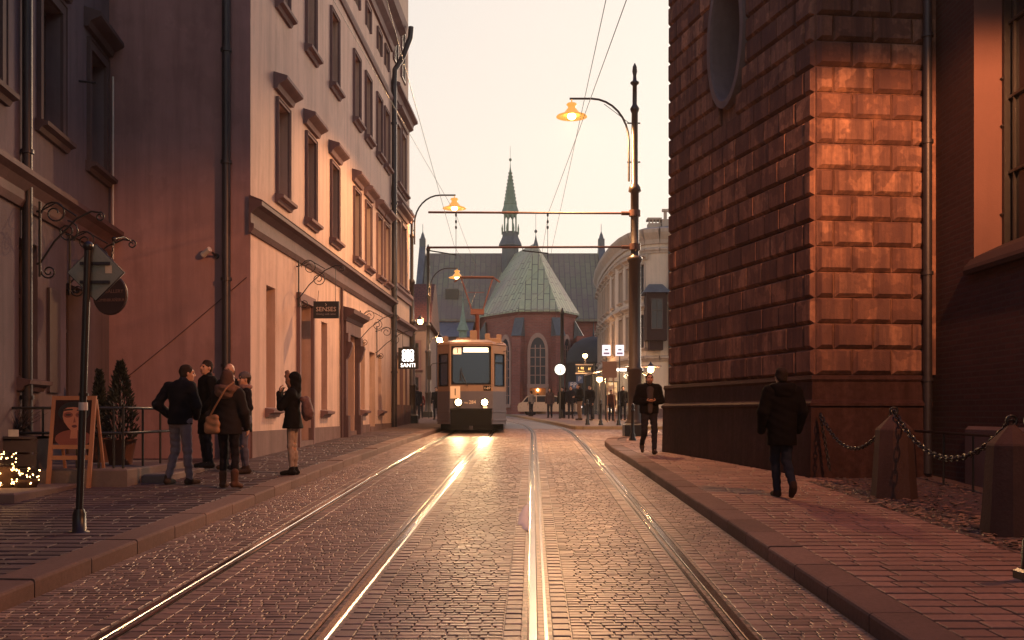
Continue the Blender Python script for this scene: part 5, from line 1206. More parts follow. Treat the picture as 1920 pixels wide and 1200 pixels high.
# ================================================================== right: stone bollards and chain
m_boll = mat('bollard_sandstone', (.09, .052, .046), rough=.8, var=.3, scale=3, bump=.5, bscale=30, streak=.4)
tops = []
for lab, X, Y in (('tapered octagonal stone bollard with chain, the one farther from the viewer', 5.05, 13.75), ('tapered octagonal stone bollard with chain, nearest the right picture edge', 5.02, 10.45)):
    t = T('stone_bollard', lab, 'bollard', (X, Y, gp(Y)), 'stone bollards along the church'); z = gp(Y)
    mb = MB(); mb.lathe((X, Y, z), [(.30, -.02), (.275, .25), (.235, .88), (.225, .90), (.04, 1.08), (.035, 1.09)], 8, sm=False); mb.build('shaft', m_boll, t)
    mb = MB(); q = Vector((X, Y, z + 1.13)); mb.tube([q + Vector((.05 * math.cos(a), 0, .05 * math.sin(a))) for a in [2 * PI * k / 12 for k in range(12)]], .014, 6, closed=True); mb.cyl(q - Vector((0, 0, .1)), q - Vector((0, 0, .03)), .025, 8); mb.build('eyelet', m_iron, t); tops.append(q)
def chain(label, a, b, sag, n):
    mb = MB(); P = [a.lerp(b, k / n) - Vector((0, 0, sag * 4 * (k / n) * (1 - k / n))) for k in range(n + 1)]
    for k in range(n):
        c = (P[k] + P[k + 1]) / 2; d = P[k + 1] - P[k]; L = d.length * .68; d.normalize(); s = d.cross(Vector((0, 0, 1))).normalized(); u = s.cross(d); w = s if k % 2 else u
        mb.tube([c + d * (L * math.cos(q)) + w * (L * .55 * math.sin(q)) for q in [2 * PI * j / 10 for j in range(10)]], .0105, 5, closed=True)
    return tag(mb.build('iron_chain', m_iron, None, loc=a), label, 'chain', 'chains between the bollards')
hook = W(1538, 776, 16.3)
chain('iron chain sagging between the rusticated corner and the farther bollard', hook, tops[0], .52, 40); chain('iron chain sagging between the two stone bollards', tops[0], tops[1], .5, 40)
chain('loose chain end hanging straight down the sooty plinth', hook - Vector((0, 0, .02)), Vector((hook.x + .12, hook.y - .1, gp(16) + .15)), .0, 16)
t = T('iron_post', 'short black iron post with a knob at the right picture edge', 'bollard', (4.0, 8.0, gp(8)), ); mb = MB(); mb.bbox(3.9, 4.1, 7.9, 8.1, gp(8) - .02, gp(8) + .08, .02); mb.lathe((4.0, 8, gp(8) + .08), [(.08, 0), (.07, .22), (.045, .26), (.04, .32)], 12); mb.build('foot', m_iron, t)
mb = MB(); mb.lathe((4.0, 8, gp(8) + .4), [(.04, 0), (.036, .75), (.06, .8), (.06, .84), (.03, .88)], 12); mb.ball((4.0, 8, gp(8) + 1.31), .05, 10); mb.build('shaft', m_iron, t)

# small cast bollards
def small_boll(label, X, Y, h=.95):
    t = T('iron_bollard', label, 'bollard', (X, Y, gp(Y)), 'slim black iron bollards')
    mb = MB(); z = gp(Y) - .01; mb.lathe((X, Y, z), [(.1, 0), (.1, .05), (.07, .1), (.075, .16), (.045, .22), (.04, h - .2), (.06, h - .17), (.06, h - .13), (.035, h - .1), (.055, h - .04), (.04, h + .02), (.01, h + .05)], 12); mb.build('shaft', m_iron, t); return t
small_boll('slim iron bollard in front of the big tram pole', 3.2, 27.6); small_boll('slim iron bollard before the shelter, left of a pair', 3.05, 42, 1.0); small_boll('slim iron bollard before the shelter, right of a pair', 3.55, 41.6, 1.0)
small_boll('slim iron bollard on the island beside the leaning board', 4.25, 41.4, .95)

# ================================================================== tram stop
m_screen = emis('amber_led', (1, .45, .05), 3)
zi = gp(57)
t = T('station_clock', 'round white lit clock on a dark post', 'clock', (2.65, 57, zi)); p = W(1050, 693, 57)
mb = MB(); mb.tube([(p.x, 57.1, zi), (p.x, 57.1, p.z)], .06, 8); mb.build('post', m_iron, t)
M = Matrix.Translation(p) @ Matrix.Rotation(PI / 2, 4, 'X')
k = MB(); k.lathe((0, 0, 0), [(.001, -.12), (.34, -.12), (.35, .06), (.31, .08), (.3, .05), (.001, .05)], 24); k.v = [tuple(M @ Vector(q)) for q in k.v]; cs = k.build('clock_case', m_iron, t)
k = MB(); k.lathe((0, 0, 0), [(.001, .055), (.295, .055), (.29, .065), (.001, .066)], 24); k.v = [tuple(M @ Vector(q)) for q in k.v]; k.build('clock_face', emis('clock_light', (1, .95, .8), 1.6), cs)
k = MB(); k.box(p.x - .012, p.x + .012, 56.92, 56.93, p.z - .02, p.z + .16); k.box(p.x - .01, p.x + .03, 56.91, 56.92, p.z - .2, p.z + .02); k.build('clock_hands', m_iron, cs)
t = T('catenary_mast', 'dark steel mast standing right behind the station clock', 'pole', (2.8, 60, zi)); q = W(1054, 590, 60); mb = MB(); mb.lathe((q.x, 60, zi), [(.2, 0), (.2, .5), (.13, .6), (.1, q.z - zi), (.15, q.z - zi + .05), (.03, q.z - zi + .4)], 10); mb.build('mast', m_iron, t)
p = W(1095, 692, 55); t = T('departure_board', 'dark electronic departure board with amber lines above waiting people', 'display', (p.x, 55, gp(55)))
mb = MB(); mb.box(p.x - .42, p.x + .42, 54.9, 55.1, p.z - .2, p.z + .2); cs = mb.build('case', m_black, t); mb = MB(); mb.box(p.x - .46, p.x + .46, 54.88, 55.12, p.z + .2, p.z + .26); mb.box(p.x - .46, p.x + .46, 54.88, 55.12, p.z - .26, p.z - .2); mb.build('frame', m_fart, cs)
text('lettering', '1  02', .16, Vector((p.x - .18, 54.895, p.z + .04)), (1, 0, 0), (0, 0, 1), m_screen, cs, .002); text('lettering', '18', .18, Vector((p.x + .28, 54.895, p.z)), (1, 0, 0), (0, 0, 1), m_screen, cs, .002); text('lettering', 'Salwator', .1, Vector((p.x - .15, 54.895, p.z - .12)), (1, 0, 0), (0, 0, 1), m_screen, cs, .002)
mb = MB(); mb.cyl((p.x + .5, 55.05, gp(55)), (p.x + .5, 55.05, p.z + .3), .06, 8); mb.build('post', m_iron, t)
m_blue = mat('blue_sign_paint', (.06, .11, .25), rough=.4); m_whitep = mat('white_sign_paint', (.75, .72, .72), rough=.4)
for lab, txt, px, py, w, h in (('blue parking sign with a single white P', 'P', 1087, 711, .42, .5), ('blue parking sign with white letters F P, lower left of the single P', 'FP', 1075, 722, .6, .42)):
    p = W(px, py, 66); t = T('parking_sign', lab, 'sign', (p.x, 66, gp(66)), 'blue parking signs'); mb = MB(); mb.box(p.x - w / 2, p.x + w / 2, 66, 66.03, p.z - h / 2, p.z + h / 2); bd = mb.build('plate', m_blue, t)
    text('lettering', txt, .42, Vector((p.x, 65.997, p.z)), (1, 0, 0), (0, 0, 1), m_whitep, bd, .002); mb = MB(); mb.cyl((p.x + .1, 66.06, gp(66)), (p.x + .1, 66.06, p.z + .2), .03, 6); mb.build('post', m_zinc, t)
# shelter
t = T('bus_shelter', 'glazed tram stop shelter with a curved roof and a lit advertising panel', 'shelter', (5.3, 52.5, gp(52)))
a, b = W(1098, 700, 52), W(1235, 690, 52); zs = gp(52); mb = MB()
for k in range(10):
    x0 = a.x + (b.x - a.x) * k / 10; x1 = a.x + (b.x - a.x) * (k + 1) / 10; h = lambda q: a.z - .05 + .42 * math.sin(PI * min(1, q * 1.25) * .62)
    mb.hexa([(x0, 51, h(k / 10) - .05), (x1, 51, h(k / 10 + .1) - .05), (x1, 53.2, h(k / 10 + .1) - .05), (x0, 53.2, h(k / 10) - .05), (x0, 51, h(k / 10)), (x1, 51, h(k / 10 + .1)), (x1, 53.2, h(k / 10 + .1)), (x0, 53.2, h(k / 10))])
mb.build('roof', mat('shelter_roof', (.3, .24, .23), rough=.3, metal=.4), t)
for x in (a.x + .35, a.x + 1.1, b.x - 1.2, b.x - .3): mb = MB(); mb.box(x - .04, x + .04, 52.9, 53.0, zs, a.z + .3); mb.build('post', m_iron, t)
mb = MB(); mb.box(a.x + 1.25, b.x - .9, 51.05, 51.15, a.z + .08, a.z + .2); mb.build('light_strip', emis('white_tube', (1, .9, .75), 5), t)
mb = MB(); p0, p1 = W(1135, 775, 52.4), W(1159, 715, 52.4); mb.box(p0.x, p1.x, 52.4, 52.6, p0.z, p1.z); pn = mb.build('advert_case', m_iron, t)
def advert():
    N = NT('lit_advert_print'); P = N.obj(); c = N.ramp(N.noise(P, 3.2, 4), [(.3, (.02, .015, .02)), (.48, (.3, .12, .06)), (.6, (.9, .5, .2)), (.75, (.55, .6, .5))])
    N.l(c, N.b.inputs['Emission Color']); N.b.inputs['Emission Strength'].default_value = 1.1; N.b.inputs['Base Color'].default_value = (.05, .05, .05, 1); return N.m
mb = MB(); mb.box(p0.x + .05, p1.x - .05, 52.38, 52.399, p0.z + .05, p1.z - .05); mb.build('advert_print', advert(), pn); text('lettering', 'SAFE', .2, Vector(((p0.x + p1.x) / 2, 52.37, p0.z + .18)), (1, 0, 0), (0, 0, 1), emis('white_print', (1, .9, .8), 1.5), pn, .002)
mb = MB(); mb.box(a.x + .4, b.x - .35, 53.0, 53.02, zs + .3, a.z + .1); mb.build('glass_wall', see_through('shelter_glass', (.2, .22, .24), .25), t)
lamp_light(t, (a.x + 2.2, 52, a.z - .05), 60, (1, .7, .4))
for lab, px in (('white lit tram stop plate, left one of two side by side', 1137), ('white lit tram stop plate next to the big pole, right one of two', 1162)):
    p = W(px, 657, 50); t = T('stop_plate', lab, 'sign', (p.x, 50, gp(50)), 'white tram stop plates'); mb = MB(); mb.bbox(p.x - .2, p.x + .2, 49.97, 50.03, p.z - .26, p.z + .26, .01); bd = mb.build('plate', emis('plate_light', (.86, .86, 1), .95), t)
    mb = MB(); mb.box(p.x - .09, p.x + .09, 49.955, 49.965, p.z - .0, p.z + .05); mb.box(p.x - .06, p.x + .06, 49.955, 49.965, p.z + .06, p.z + .075); mb.build('tram_pictogram', m_black, bd); mb = MB(); mb.box(p.x - .14, p.x + .14, 49.957, 49.966, p.z - .19, p.z - .1); mb.build('coloured_band', mat('lilac_print', (.5, .42, .7)), bd)
    mb = MB(); mb.cyl((p.x, 50.06, gp(50)), (p.x, 50.06, p.z + .26), .025, 6); mb.build('post', m_zinc, t)
p = W(1143, 693, 46); t = T('notice_board', 'brown back of a square notice board on two legs before the shelter', 'sign', (p.x, 46, gp(46))); mb = MB(); mb.box(p.x - .32, p.x + .32, 46, 46.04, p.z - .36, p.z + .36); mb.build('panel', mat('brown_board', (.22, .13, .10), var=.2), t)
mb = MB()
for s in (-.1, .25): mb.cyl((p.x + s, 46.06, gp(46)), (p.x + s * .6, 46.06, p.z + .2), .025, 6)
mb.build('legs', m_raw, t)
# car parked in front of the apse
m_car = mat('silver_car_paint', (.55, .47, .42), rough=.3, metal=.3, var=.05, bump=0); Yc = 74
t = T('parked_car', 'silver estate car parked before the church apse', 'car', (0, 0, 0))
prof = [(-2.2, .35), (-2.25, .7), (-2.15, .95), (-1.95, 1.0), (-1.6, 1.42), (-1.3, 1.5), (.3, 1.5), (.6, 1.42), (1.25, 1.0), (2.0, .88), (2.2, .7), (2.2, .35)]
mb = MB(); n = len(prof)
for (y0, s0), (y1, s1) in (((-.86, 1), (.86, 1)),):
    mb.prism([(x, -.86, z) for x, z in prof][::-1], (0, 1.72, 0))
mb.build('body', m_car, t)
mb = MB()
for q in ([(-1.85, 1.02), (-1.55, 1.36), (-.95, 1.42), (-.95, 1.02)], [(-.87, 1.02), (-.87, 1.43), (.1, 1.43), (.1, 1.02)], [(.18, 1.02), (.18, 1.42), (.5, 1.38), (1.05, 1.02)]):
    for y in (-.872, .862): mb.prism([(x, y, z) for x, z in q], (0, .01, 0))
mb.build('side_glass', m_glass_far, t)
for x in (-1.4, 1.35):
    for y in (-.8, .62):
        k = MB(); k.lathe((0, 0, 0), [(.001, -.1), (.31, -.1), (.33, -.06), (.33, .06), (.31, .1), (.001, .1)], 18); M = Matrix.Translation((x, y + .06, .33)) @ Matrix.Rotation(PI / 2, 4, 'X'); k.v = [tuple(M @ Vector(q)) for q in k.v]; wh = k.build('wheel', mat('tyre_rubber', (.02, .02, .02), rough=.8), t)
        k = MB(); k.lathe((0, 0, 0), [(.001, .1), (.2, .1), (.19, .115), (.001, .12)], 12); k.v = [tuple(M @ Vector(q)) for q in k.v]; k.build('rim', m_zinc, wh)
mb = MB(); mb.box(2.19, 2.22, -.75, -.45, .62, .75); mb.box(2.19, 2.22, .45, .75, .62, .75); mb.build('headlight', m_signlit, t)
q = W(1029, 0, Yc); t.location = (q.x + .1, Yc, g(Yc)); t.rotation_euler.z = -.12
# ================================================================== people: smooth bodies grown from a distance field
def _smin(a, b, k):
    h = np.clip(.5 + .5 * (b - a) / k, 0, 1); return b * (1 - h) + a * h - k * h * (1 - h)
class SDF:
    def __init__(s): s.p = []
    def cap(s, a, b, ra, rb, k=.03, tag=0, fl=None):   # tapered capsule; fl = (axis vector, factor) flattens across that axis
        s.p.append(('c', np.array(a, float), np.array(b, float), ra, rb, k, tag, fl)); return s
    def ell(s, c, r, k=.03, tag=0, R=None):
        s.p.append(('e', np.array(c, float), np.array(r, float), R, 0, k, tag, None)); return s
    @staticmethod
    def dist(p, X):
        if p[0] == 'c':
            a, b, ra, rb, fl = p[1], p[2], p[3], p[4], p[7]; ab = b - a; q = X - a
            t = np.clip((q @ ab) / max(ab @ ab, 1e-9), 0, 1); v = q - t[..., None] * ab
            if fl is not None:
                n = np.array(fl[0], float); n /= np.linalg.norm(n); v = v + (v @ n)[..., None] * n * (1 / fl[1] - 1)
            return np.sqrt((v * v).sum(-1)) - (ra + (rb - ra) * t)
        q = X - p[1]
        if p[3] is not None: q = q @ p[3]
        r = p[2]; k0 = np.sqrt(((q / r) ** 2).sum(-1)); k1 = np.sqrt(((q / r ** 2) ** 2).sum(-1)); return k0 * (k0 - 1) / np.maximum(k1, 1e-6)
    @staticmethod
    def bounds(p):
        if p[0] == 'c':
            r = max(p[3], p[4]); return np.minimum(p[1], p[2]) - r, np.maximum(p[1], p[2]) + r
        r = p[2].max(); return p[1] - r, p[1] + r
    def mesh(s, cell, fold=0, seed=0, cut=None):
        B = [s.bounds(p) for p in s.p]; lo = np.min([b[0] for b in B], 0) - .05; hi = np.max([b[1] for b in B], 0) + .05
        n = np.ceil((hi - lo) / cell).astype(int) + 1
        ax = [lo[i] + cell * np.arange(n[i]) for i in range(3)]; D = np.full(n, .06)
        for p, (b0, b1) in zip(s.p, B):
            m = .045 + p[5]; i0 = np.maximum(((b0 - m - lo) / cell).astype(int), 0); i1 = np.minimum(((b1 + m - lo) / cell).astype(int) + 2, n)
            sl = tuple(slice(i0[i], i1[i]) for i in range(3))
            X = np.stack(np.meshgrid(ax[0][sl[0]], ax[1][sl[1]], ax[2][sl[2]], indexing='ij'), -1)
            D[sl] = _smin(D[sl], s.dist(p, X), p[5])
        if fold:
            X, Y, Z = np.meshgrid(*ax, indexing='ij'); q = seed * 1.7
            D += fold * (np.sin(X * 31 + Z * 23 + q) * np.sin(Y * 27 - Z * 37 + q * 2) + .7 * np.sin(Z * 58 + X * 19 + 3 * np.sin(Y * 14 + q)))
        if cut is not None:
            X = np.stack(np.meshgrid(*ax, indexing='ij'), -1); D = np.maximum(D, cut(X))
        return nets(D, lo, cell)
def nets(D, lo, c):
    S = D < 0; nx, ny, nz = D.shape; N = (nx - 1, ny - 1, nz - 1)
    sub = lambda A, i, j, k: A[i:i + N[0], j:j + N[1], k:k + N[2]]
    acc = np.zeros(N + (3,)); cnt = np.zeros(N)
    CO = [(i, j, k) for i in (0, 1) for j in (0, 1) for k in (0, 1)]
    for a in CO:
        for ax in range(3):
            if a[ax]: continue
            b = list(a); b[ax] = 1
            d0, d1 = sub(D, *a), sub(D, *b); m = sub(S, *a) != sub(S, *b)
            t = np.where(m, d0 / np.where(m, d0 - d1, 1), 0)
            for q in range(3): acc[..., q] += np.where(m, a[q] + (t if q == ax else 0), 0)
            cnt += m
    act = cnt > 0; idx = -np.ones(N, int); idx[act] = np.arange(act.sum())
    I = np.argwhere(act); V = lo + c * (I + acc[act] / cnt[act][:, None]); Fs = []
    for ax in range(3):
        u, v = (ax + 1) % 3, (ax + 2) % 3
        s0 = [slice(1, None)] * 3; s0[ax] = slice(0, -1); s1 = [slice(1, None)] * 3; s1[ax] = slice(1, None)
        for q in (u, v): s0[q] = slice(1, D.shape[q] - 1); s1[q] = slice(1, D.shape[q] - 1)
        A, Bq = S[tuple(s0)], S[tuple(s1)]
        for flip, M in ((0, A & ~Bq), (1, ~A & Bq)):
            P = np.argwhere(M)
            if not len(P): continue
            P[:, u] += 1; P[:, v] += 1
            def at(du, dv): Q = P.copy(); Q[:, u] += du; Q[:, v] += dv; return idx[Q[:, 0], Q[:, 1], Q[:, 2]]
            f = np.stack([at(-1, -1), at(0, -1), at(0, 0), at(-1, 0)], 1); Fs.append(f[:, ::-1] if flip else f)
    return V, np.concatenate(Fs)
def link_mesh(name, VF, mats, parent=None, mi=None):
    V, Fc = VF; me = bpy.data.meshes.new(name); me.from_pydata(V.tolist(), [], Fc.tolist())
    for m in mats if isinstance(mats, list) else [mats]: me.materials.append(m)
    if mi is not None: me.polygons.foreach_set('material_index', mi)
    me.polygons.foreach_set('use_smooth', [True] * len(Fc)); me.update()
    o = bpy.data.objects.new(name, me); COL.objects.link(o)
    if parent is not None: o.parent = parent
    return o
def skin_mat():
    N = NT('skin'); N.l(N.ramp(N.noise(N.obj(), 14, 3), [(.3, (.36, .19, .13)), (.7, (.46, .26, .185))]), N.b.inputs['Base Color']); N.b.inputs['Roughness'].default_value = .55; N.b.inputs['Subsurface Weight'].default_value = .1; N.b.inputs['Subsurface Radius'].default_value = (.02, .008, .005); return N.m
m_skin = skin_mat(); m_eye = mat('eye_dark', (.03, .02, .018), rough=.2, bump=0); m_lips = mat('lips', (.28, .10, .085), rough=.5, bump=0); m_stub = mat('stubble', (.16, .085, .06), rough=.7)
def cloth(name, c, fuzz=.5): return mat('cloth_' + name, c, rough=.9, var=.3, scale=6, bump=fuzz, bscale=160, spec=.2)
def V3(*a): return np.array(a, float)
def rotz(a): return np.array([[math.cos(a), -math.sin(a), 0], [math.sin(a), math.cos(a), 0], [0, 0, 1]])

def hand(s, w, f, n, t, r=.0088, curl=(.5, .7), k=.008):  # wrist, finger direction, palm normal, thumb side
    f, n, t = [np.array(q, float) / np.linalg.norm(q) for q in (f, n, t)]
    s.cap(w - f * .02, w + f * .02, .024, .026, .02, 0, (n, .7)); s.cap(w + f * .03 - t * .012, w + f * .075 - t * .014, .026, .026, .015, 0, (n, .5)); s.cap(w + f * .03 + t * .012, w + f * .075 + t * .018, .026, .024, .015, 0, (n, .5))
    for off, L in ((.033, .070), (.011, .080), (-.011, .074), (-.032, .058)):
        b = w + f * .088 + t * off; d = f.copy(); p = b
        for q, seg in enumerate((.45, .32, .23)):
            a = curl[0] if q == 0 else curl[1]; d = d * math.cos(a) + n * math.sin(a) if q else f * math.cos(a) + n * math.sin(a)
            e = f * math.cos(a * (1 if q == 0 else 0)) if 0 else None
            ang = curl[0] + q * curl[1]; dd = f * math.cos(ang) + n * math.sin(ang); p2 = p + dd * (L * seg); s.cap(p, p2, r * (1 - .08 * q), r * (.93 - .08 * q), k); p = p2
    b = w + f * .035 + t * .03; m1 = b + (f * .55 + t * .6 + n * .35) * .04; m2 = m1 + (f * .8 + t * .1 + n * .5) * .034
    s.cap(b, m1, .0125, .0105, .012); s.cap(m1, m2, .0105, .009, .006)

def person(label, loc, face, H=1.75, P=None, O=None, group=None, cell=.009):
    """P: pose (joints in metres for a 1.75 m figure, x right, y forward, z up); O: outfit"""
    P = P or {}; O = O or {}
    sc = H / 1.75; fem = O.get('female', 0)
    J = dict(pel=(0, 0, .95), chest=(0, 0, 1.25), neck=(0, -.01, 1.47), head=(0, .015, 1.625), yaw=0, pitch=0,
             shl=(-.185, -.01, 1.41), shr=(.185, -.01, 1.41), ell=(-.235, -.04, 1.13), elr=(.235, -.04, 1.13), wrl=(-.235, .06, .88), wrr=(.235, .06, .88),
             hil=(-.085, 0, .93), hir=(.085, 0, .93), knl=(-.095, .03, .50), knr=(.095, .03, .50), anl=(-.10, -.02, .09), anr=(.10, -.02, .09), tol=(-.12, .14, .035), tor=(.12, .14, .035))
    if fem: J.update(shl=(-.16, -.01, 1.40), shr=(.16, -.01, 1.40))
    J.update(P); J = {k: (np.array(v, float) * sc if isinstance(v, tuple) else v) for k, v in J.items()}
    s_ = sc; R = rotz(J['yaw']); cp, sp = math.cos(J['pitch']), math.sin(J['pitch']); R = R @ np.array([[1, 0, 0], [0, cp, sp], [0, -sp, cp]])
    hd = J['head']; hp = lambda x, y, z: hd + R @ (np.array((x, y, z)) * s_)
    B = SDF()
    # head and face
    B.ell(hp(0, -.012, .02), V3(.074, .094, .098) * s_, .02, 0, R); B.ell(hp(0, .03, -.055), V3(.054, .058, .062) * s_, .03, 0, R)
    B.ell(hp(0, .058, -.09), V3(.024, .022, .02) * s_, .02, 0, R)
    B.cap(hp(0, .083, .015), hp(0, .106, -.028), .009 * s_, .0135 * s_, .012); B.cap(hp(-.012, .088, -.034), hp(.012, .088, -.034), .009 * s_, .009 * s_, .008)
    B.cap(hp(-.036, .078, .03), hp(.036, .078, .03), .011 * s_, .011 * s_, .014)
    for x in (-1, 1):
        B.ell(hp(x * .075, -.012, -.008), V3(.011, .02, .033) * s_, .008, 0, R); B.ell(hp(x * .031, .077, .006), V3(.0125, .01, .008) * s_, .004, 1, R); B.ell(hp(x * .036, .055, -.03), V3(.022, .02, .022) * s_, .02, 0, R)
    B.cap(hp(-.02, .083, -.064), hp(.02, .083, -.064), .0075 * s_, .0075 * s_, .006, 2)
    if O.get('beard'): B.ell(hp(0, .05, -.085), V3(.05, .045, .035) * s_, .02, 3, R)
    B.cap(J['neck'] - V3(0, 0, .05), hp(0, -.02, -.06), .058 * s_, .052 * s_, .03)
    # trunk and limbs, thin under the clothes
    B.cap(J['pel'], J['chest'], .085 * s_, .10 * s_, .04, 0, ((0, 1, 0), .75)); B.cap(J['chest'], J['neck'], .09 * s_, .05 * s_, .04, 0, ((0, 1, 0), .75)); B.cap(J['shl'], J['shr'], .042 * s_, .042 * s_, .04)
    for q in 'lr':
        B.cap(J['sh' + q], J['el' + q], .04 * s_, .033 * s_); B.cap(J['el' + q], J['wr' + q], .034 * s_, .023 * s_)
        B.cap(J['hi' + q], J['kn' + q], .07 * s_, .047 * s_); B.cap(J['kn' + q], J['an' + q], .05 * s_, .033 * s_); B.cap(J['an' + q], J['to' + q], .032 * s_, .02 * s_)
        f = J.get('hf' + q); f = (J['wr' + q] - J['el' + q]) if f is None else f / sc
        n = J.get('hn' + q); n = V3(1 if q == 'l' else -1, .1, 0) if n is None else n / sc
        f = f / np.linalg.norm(f); n = n - f * (n @ f); th = np.cross(n, f) * (1 if q == 'l' else -1)
        if not O.get('pocket' + q): hand(B, J['wr' + q], f, n, J['th' + q] / sc if 'th' + q in J else th, curl=J.get('curl' + q, (.35, .4)) if not isinstance(J.get('curl' + q), np.ndarray) else tuple(J['curl' + q] / sc))
    VF = B.mesh(cell); C_ = VF[0][VF[1]].mean(1); best = np.full(len(C_), 9.); mi = np.zeros(len(C_), int)
    for p in B.p:
        d = SDF.dist(p, C_) + (.0015 if p[6] == 0 else 0); w = d < best; best[w] = d[w]; mi[w] = p[6]
    o = link_mesh('person', VF, [m_skin, m_eye, m_lips, m_stub], None, mi); tag(o, label, 'person', group)
    # clothes
    jc = O.get('coat', (.03, .03, .035)); hem = O.get('hem', .82) * s_; bulk = O.get('bulk', .0); c2 = max(cell, .011)
    G = SDF(); tw = (.84 if fem else 1)
    pel, ch, nk = J['pel'], J['chest'], J['neck']
    G.cap(ch + V3(0, 0, .04), ch + V3(0, 0, .1), (.168 * tw + bulk) * s_, (.155 * tw + bulk) * s_, .05, 0, ((0, 1, 0), .72)); G.cap(J['shl'] * .88 + ch * .12, J['shr'] * .88 + ch * .12, (.078 + bulk * .6) * s_, (.078 + bulk * .6) * s_, .06)
    G.cap(pel + V3(0, 0, .06), ch + V3(0, 0, .05), (.152 * tw + bulk) * s_, (.162 * tw + bulk) * s_, .06, 0, ((0, 1, 0), .74))
    bot = np.array((pel[0], pel[1] + .0, hem + .02)); G.cap(pel + V3(0, 0, .06), bot, (.155 + bulk) * s_, (.165 + bulk + O.get('flare', 0)) * s_, .05, 0, ((0, 1, 0), .76))
    G.cap(nk - V3(0, 0, .07), nk - V3(0, .0, .0), .09 * s_, .07 * s_, .05)
    for q in 'lr':
        w = J['wr' + q]; e = J['el' + q]; ww = e + (w - e) * (1.02 if not O.get('pocket' + q) else 1.15)
        G.cap(J['sh' + q], e, (.068 + bulk * .6) * s_, (.055 + bulk * .6) * s_, .04); G.cap(e, ww, (.055 + bulk * .6) * s_, (.041 + bulk * .4) * s_, .03)
    hz = hem
    cut = lambda X: np.where((np.abs(X[..., 0] - pel[0]) < .21 * s_) | (X[..., 2] > hz + .25) | True, hz - X[..., 2], -1) * (X[..., 2] < hz + .12) * ((np.hypot(X[..., 0] - pel[0], (X[..., 1] - pel[1])) < .235 * s_)) + (-1) * ~((X[..., 2] < hz + .12) & (np.hypot(X[..., 0] - pel[0], X[..., 1] - pel[1]) < .235 * s_))
    link_mesh('jacket', G.mesh(c2, O.get('fold', .0026), len(label), cut), cloth(O.get('cname', 'black_wool'), dk(jc, .5)), o)
    tc = O.get('trousers', (.02, .02, .03)); sl = O.get('slim', 0); G = SDF()
    G.cap(J['hil'], J['hir'], .105 * s_, .105 * s_, .05, 0, ((0, 1, 0), .95)); G.cap(pel, pel + V3(0, 0, .05), .12 * s_, .12 * s_, .05, 0, ((0, 1, 0), .8))
    for q in 'lr':
        G.cap(J['hi' + q], J['kn' + q], (.094 - sl * .6) * s_, (.064 - sl) * s_, .03); G.cap(J['kn' + q], J['an' + q] + V3(0, 0, .005), (.064 - sl) * s_, (.050 - sl * .9) * s_, .03); m_ = J['kn' + q] * .7 + J['an' + q] * .3; G.cap(m_ - V3(0, .02, 0), m_ - V3(0, .02, .08), .045 * s_, .04 * s_, .04)
    link_mesh('trousers', G.mesh(c2, O.get('tfold', .004), len(label) + 3), cloth(O.get('tname', 'dark_trousers'), tc), o)
    boot = O.get('boot', 0)
    for q in 'lr':
        G = SDF()
        a, t_ = J['an' + q], J['to' + q]; d = (t_ - a); d[2] = 0 if abs(t_[2] - a[2]) < .08 * s_ else d[2]; L = np.linalg.norm(d) + 1e-6; d = d / L
        hl = a - d * .035 * s_; G.cap(np.array((hl[0], hl[1], hl[2] - .04 * s_)), a + d * .03 - V3(0, 0, .035) * s_, .046 * s_, .046 * s_, .02); G.cap(a - V3(0, 0, .035) * s_ + d * .03, t_ + V3(0, 0, .004), .046 * s_, .036 * s_, .02); G.cap(a - V3(0, 0, .02), a + V3(0, 0, .03 + boot), .048 * s_, (.047 + .012 * (boot > 0)) * s_, .02)
        link_mesh('shoe', G.mesh(c2), cloth(O.get('sname', 'dark_shoes'), O.get('shoes', (.02, .017, .016))), o)
    zmin = min(J['tol'][2], J['tor'][2], J['anl'][2] - .055 * s_, J['anr'][2] - .055 * s_) - .03 * s_
    # hair, hats, hoods
    hk = O.get('hair', 'short')
    if hk in ('short', 'long', 'balding'):
        G = SDF()
        if hk != 'balding': G.ell(hp(0, -.024, .036), V3(.082, .100, .098) * s_, .02, 0, R)
        else: G.cap(hp(-.07, -.03, -.01), hp(.07, -.03, -.01), .02, .02, .02); G.ell(hp(0, -.055, -.02), V3(.07, .05, .05) * s_, .02, 0, R)
        if hk == 'short': G.ell(hp(0, -.055, -.02), V3(.07, .058, .07) * s_, .02, 0, R)
        if hk == 'long':
            G.ell(hp(0, -.05, -.03), V3(.095, .075, .12) * s_, .03, 0, R)
            for x in (-1, 1): G.cap(hp(x * .07, -.02, .0), hp(x * .10, .02, -.26), .032, .04, .03)
            G.cap(hp(0, -.06, -.1), hp(0, -.07, -.24), .075, .07, .04)
        link_mesh('hair', G.mesh(c2 * .8, .003, 5), cloth(O.get('hname', 'dark_hair'), O.get('hcol', (.03, .02, .017))), o)
    if O.get('hat'):
        G = SDF(); G.ell(hp(0, -.012, .05), V3(.088, .106, .09) * s_, .02, 0, R); link_mesh('beanie', G.mesh(c2 * .8), cloth(O['hat'][0], O['hat'][1]), o)
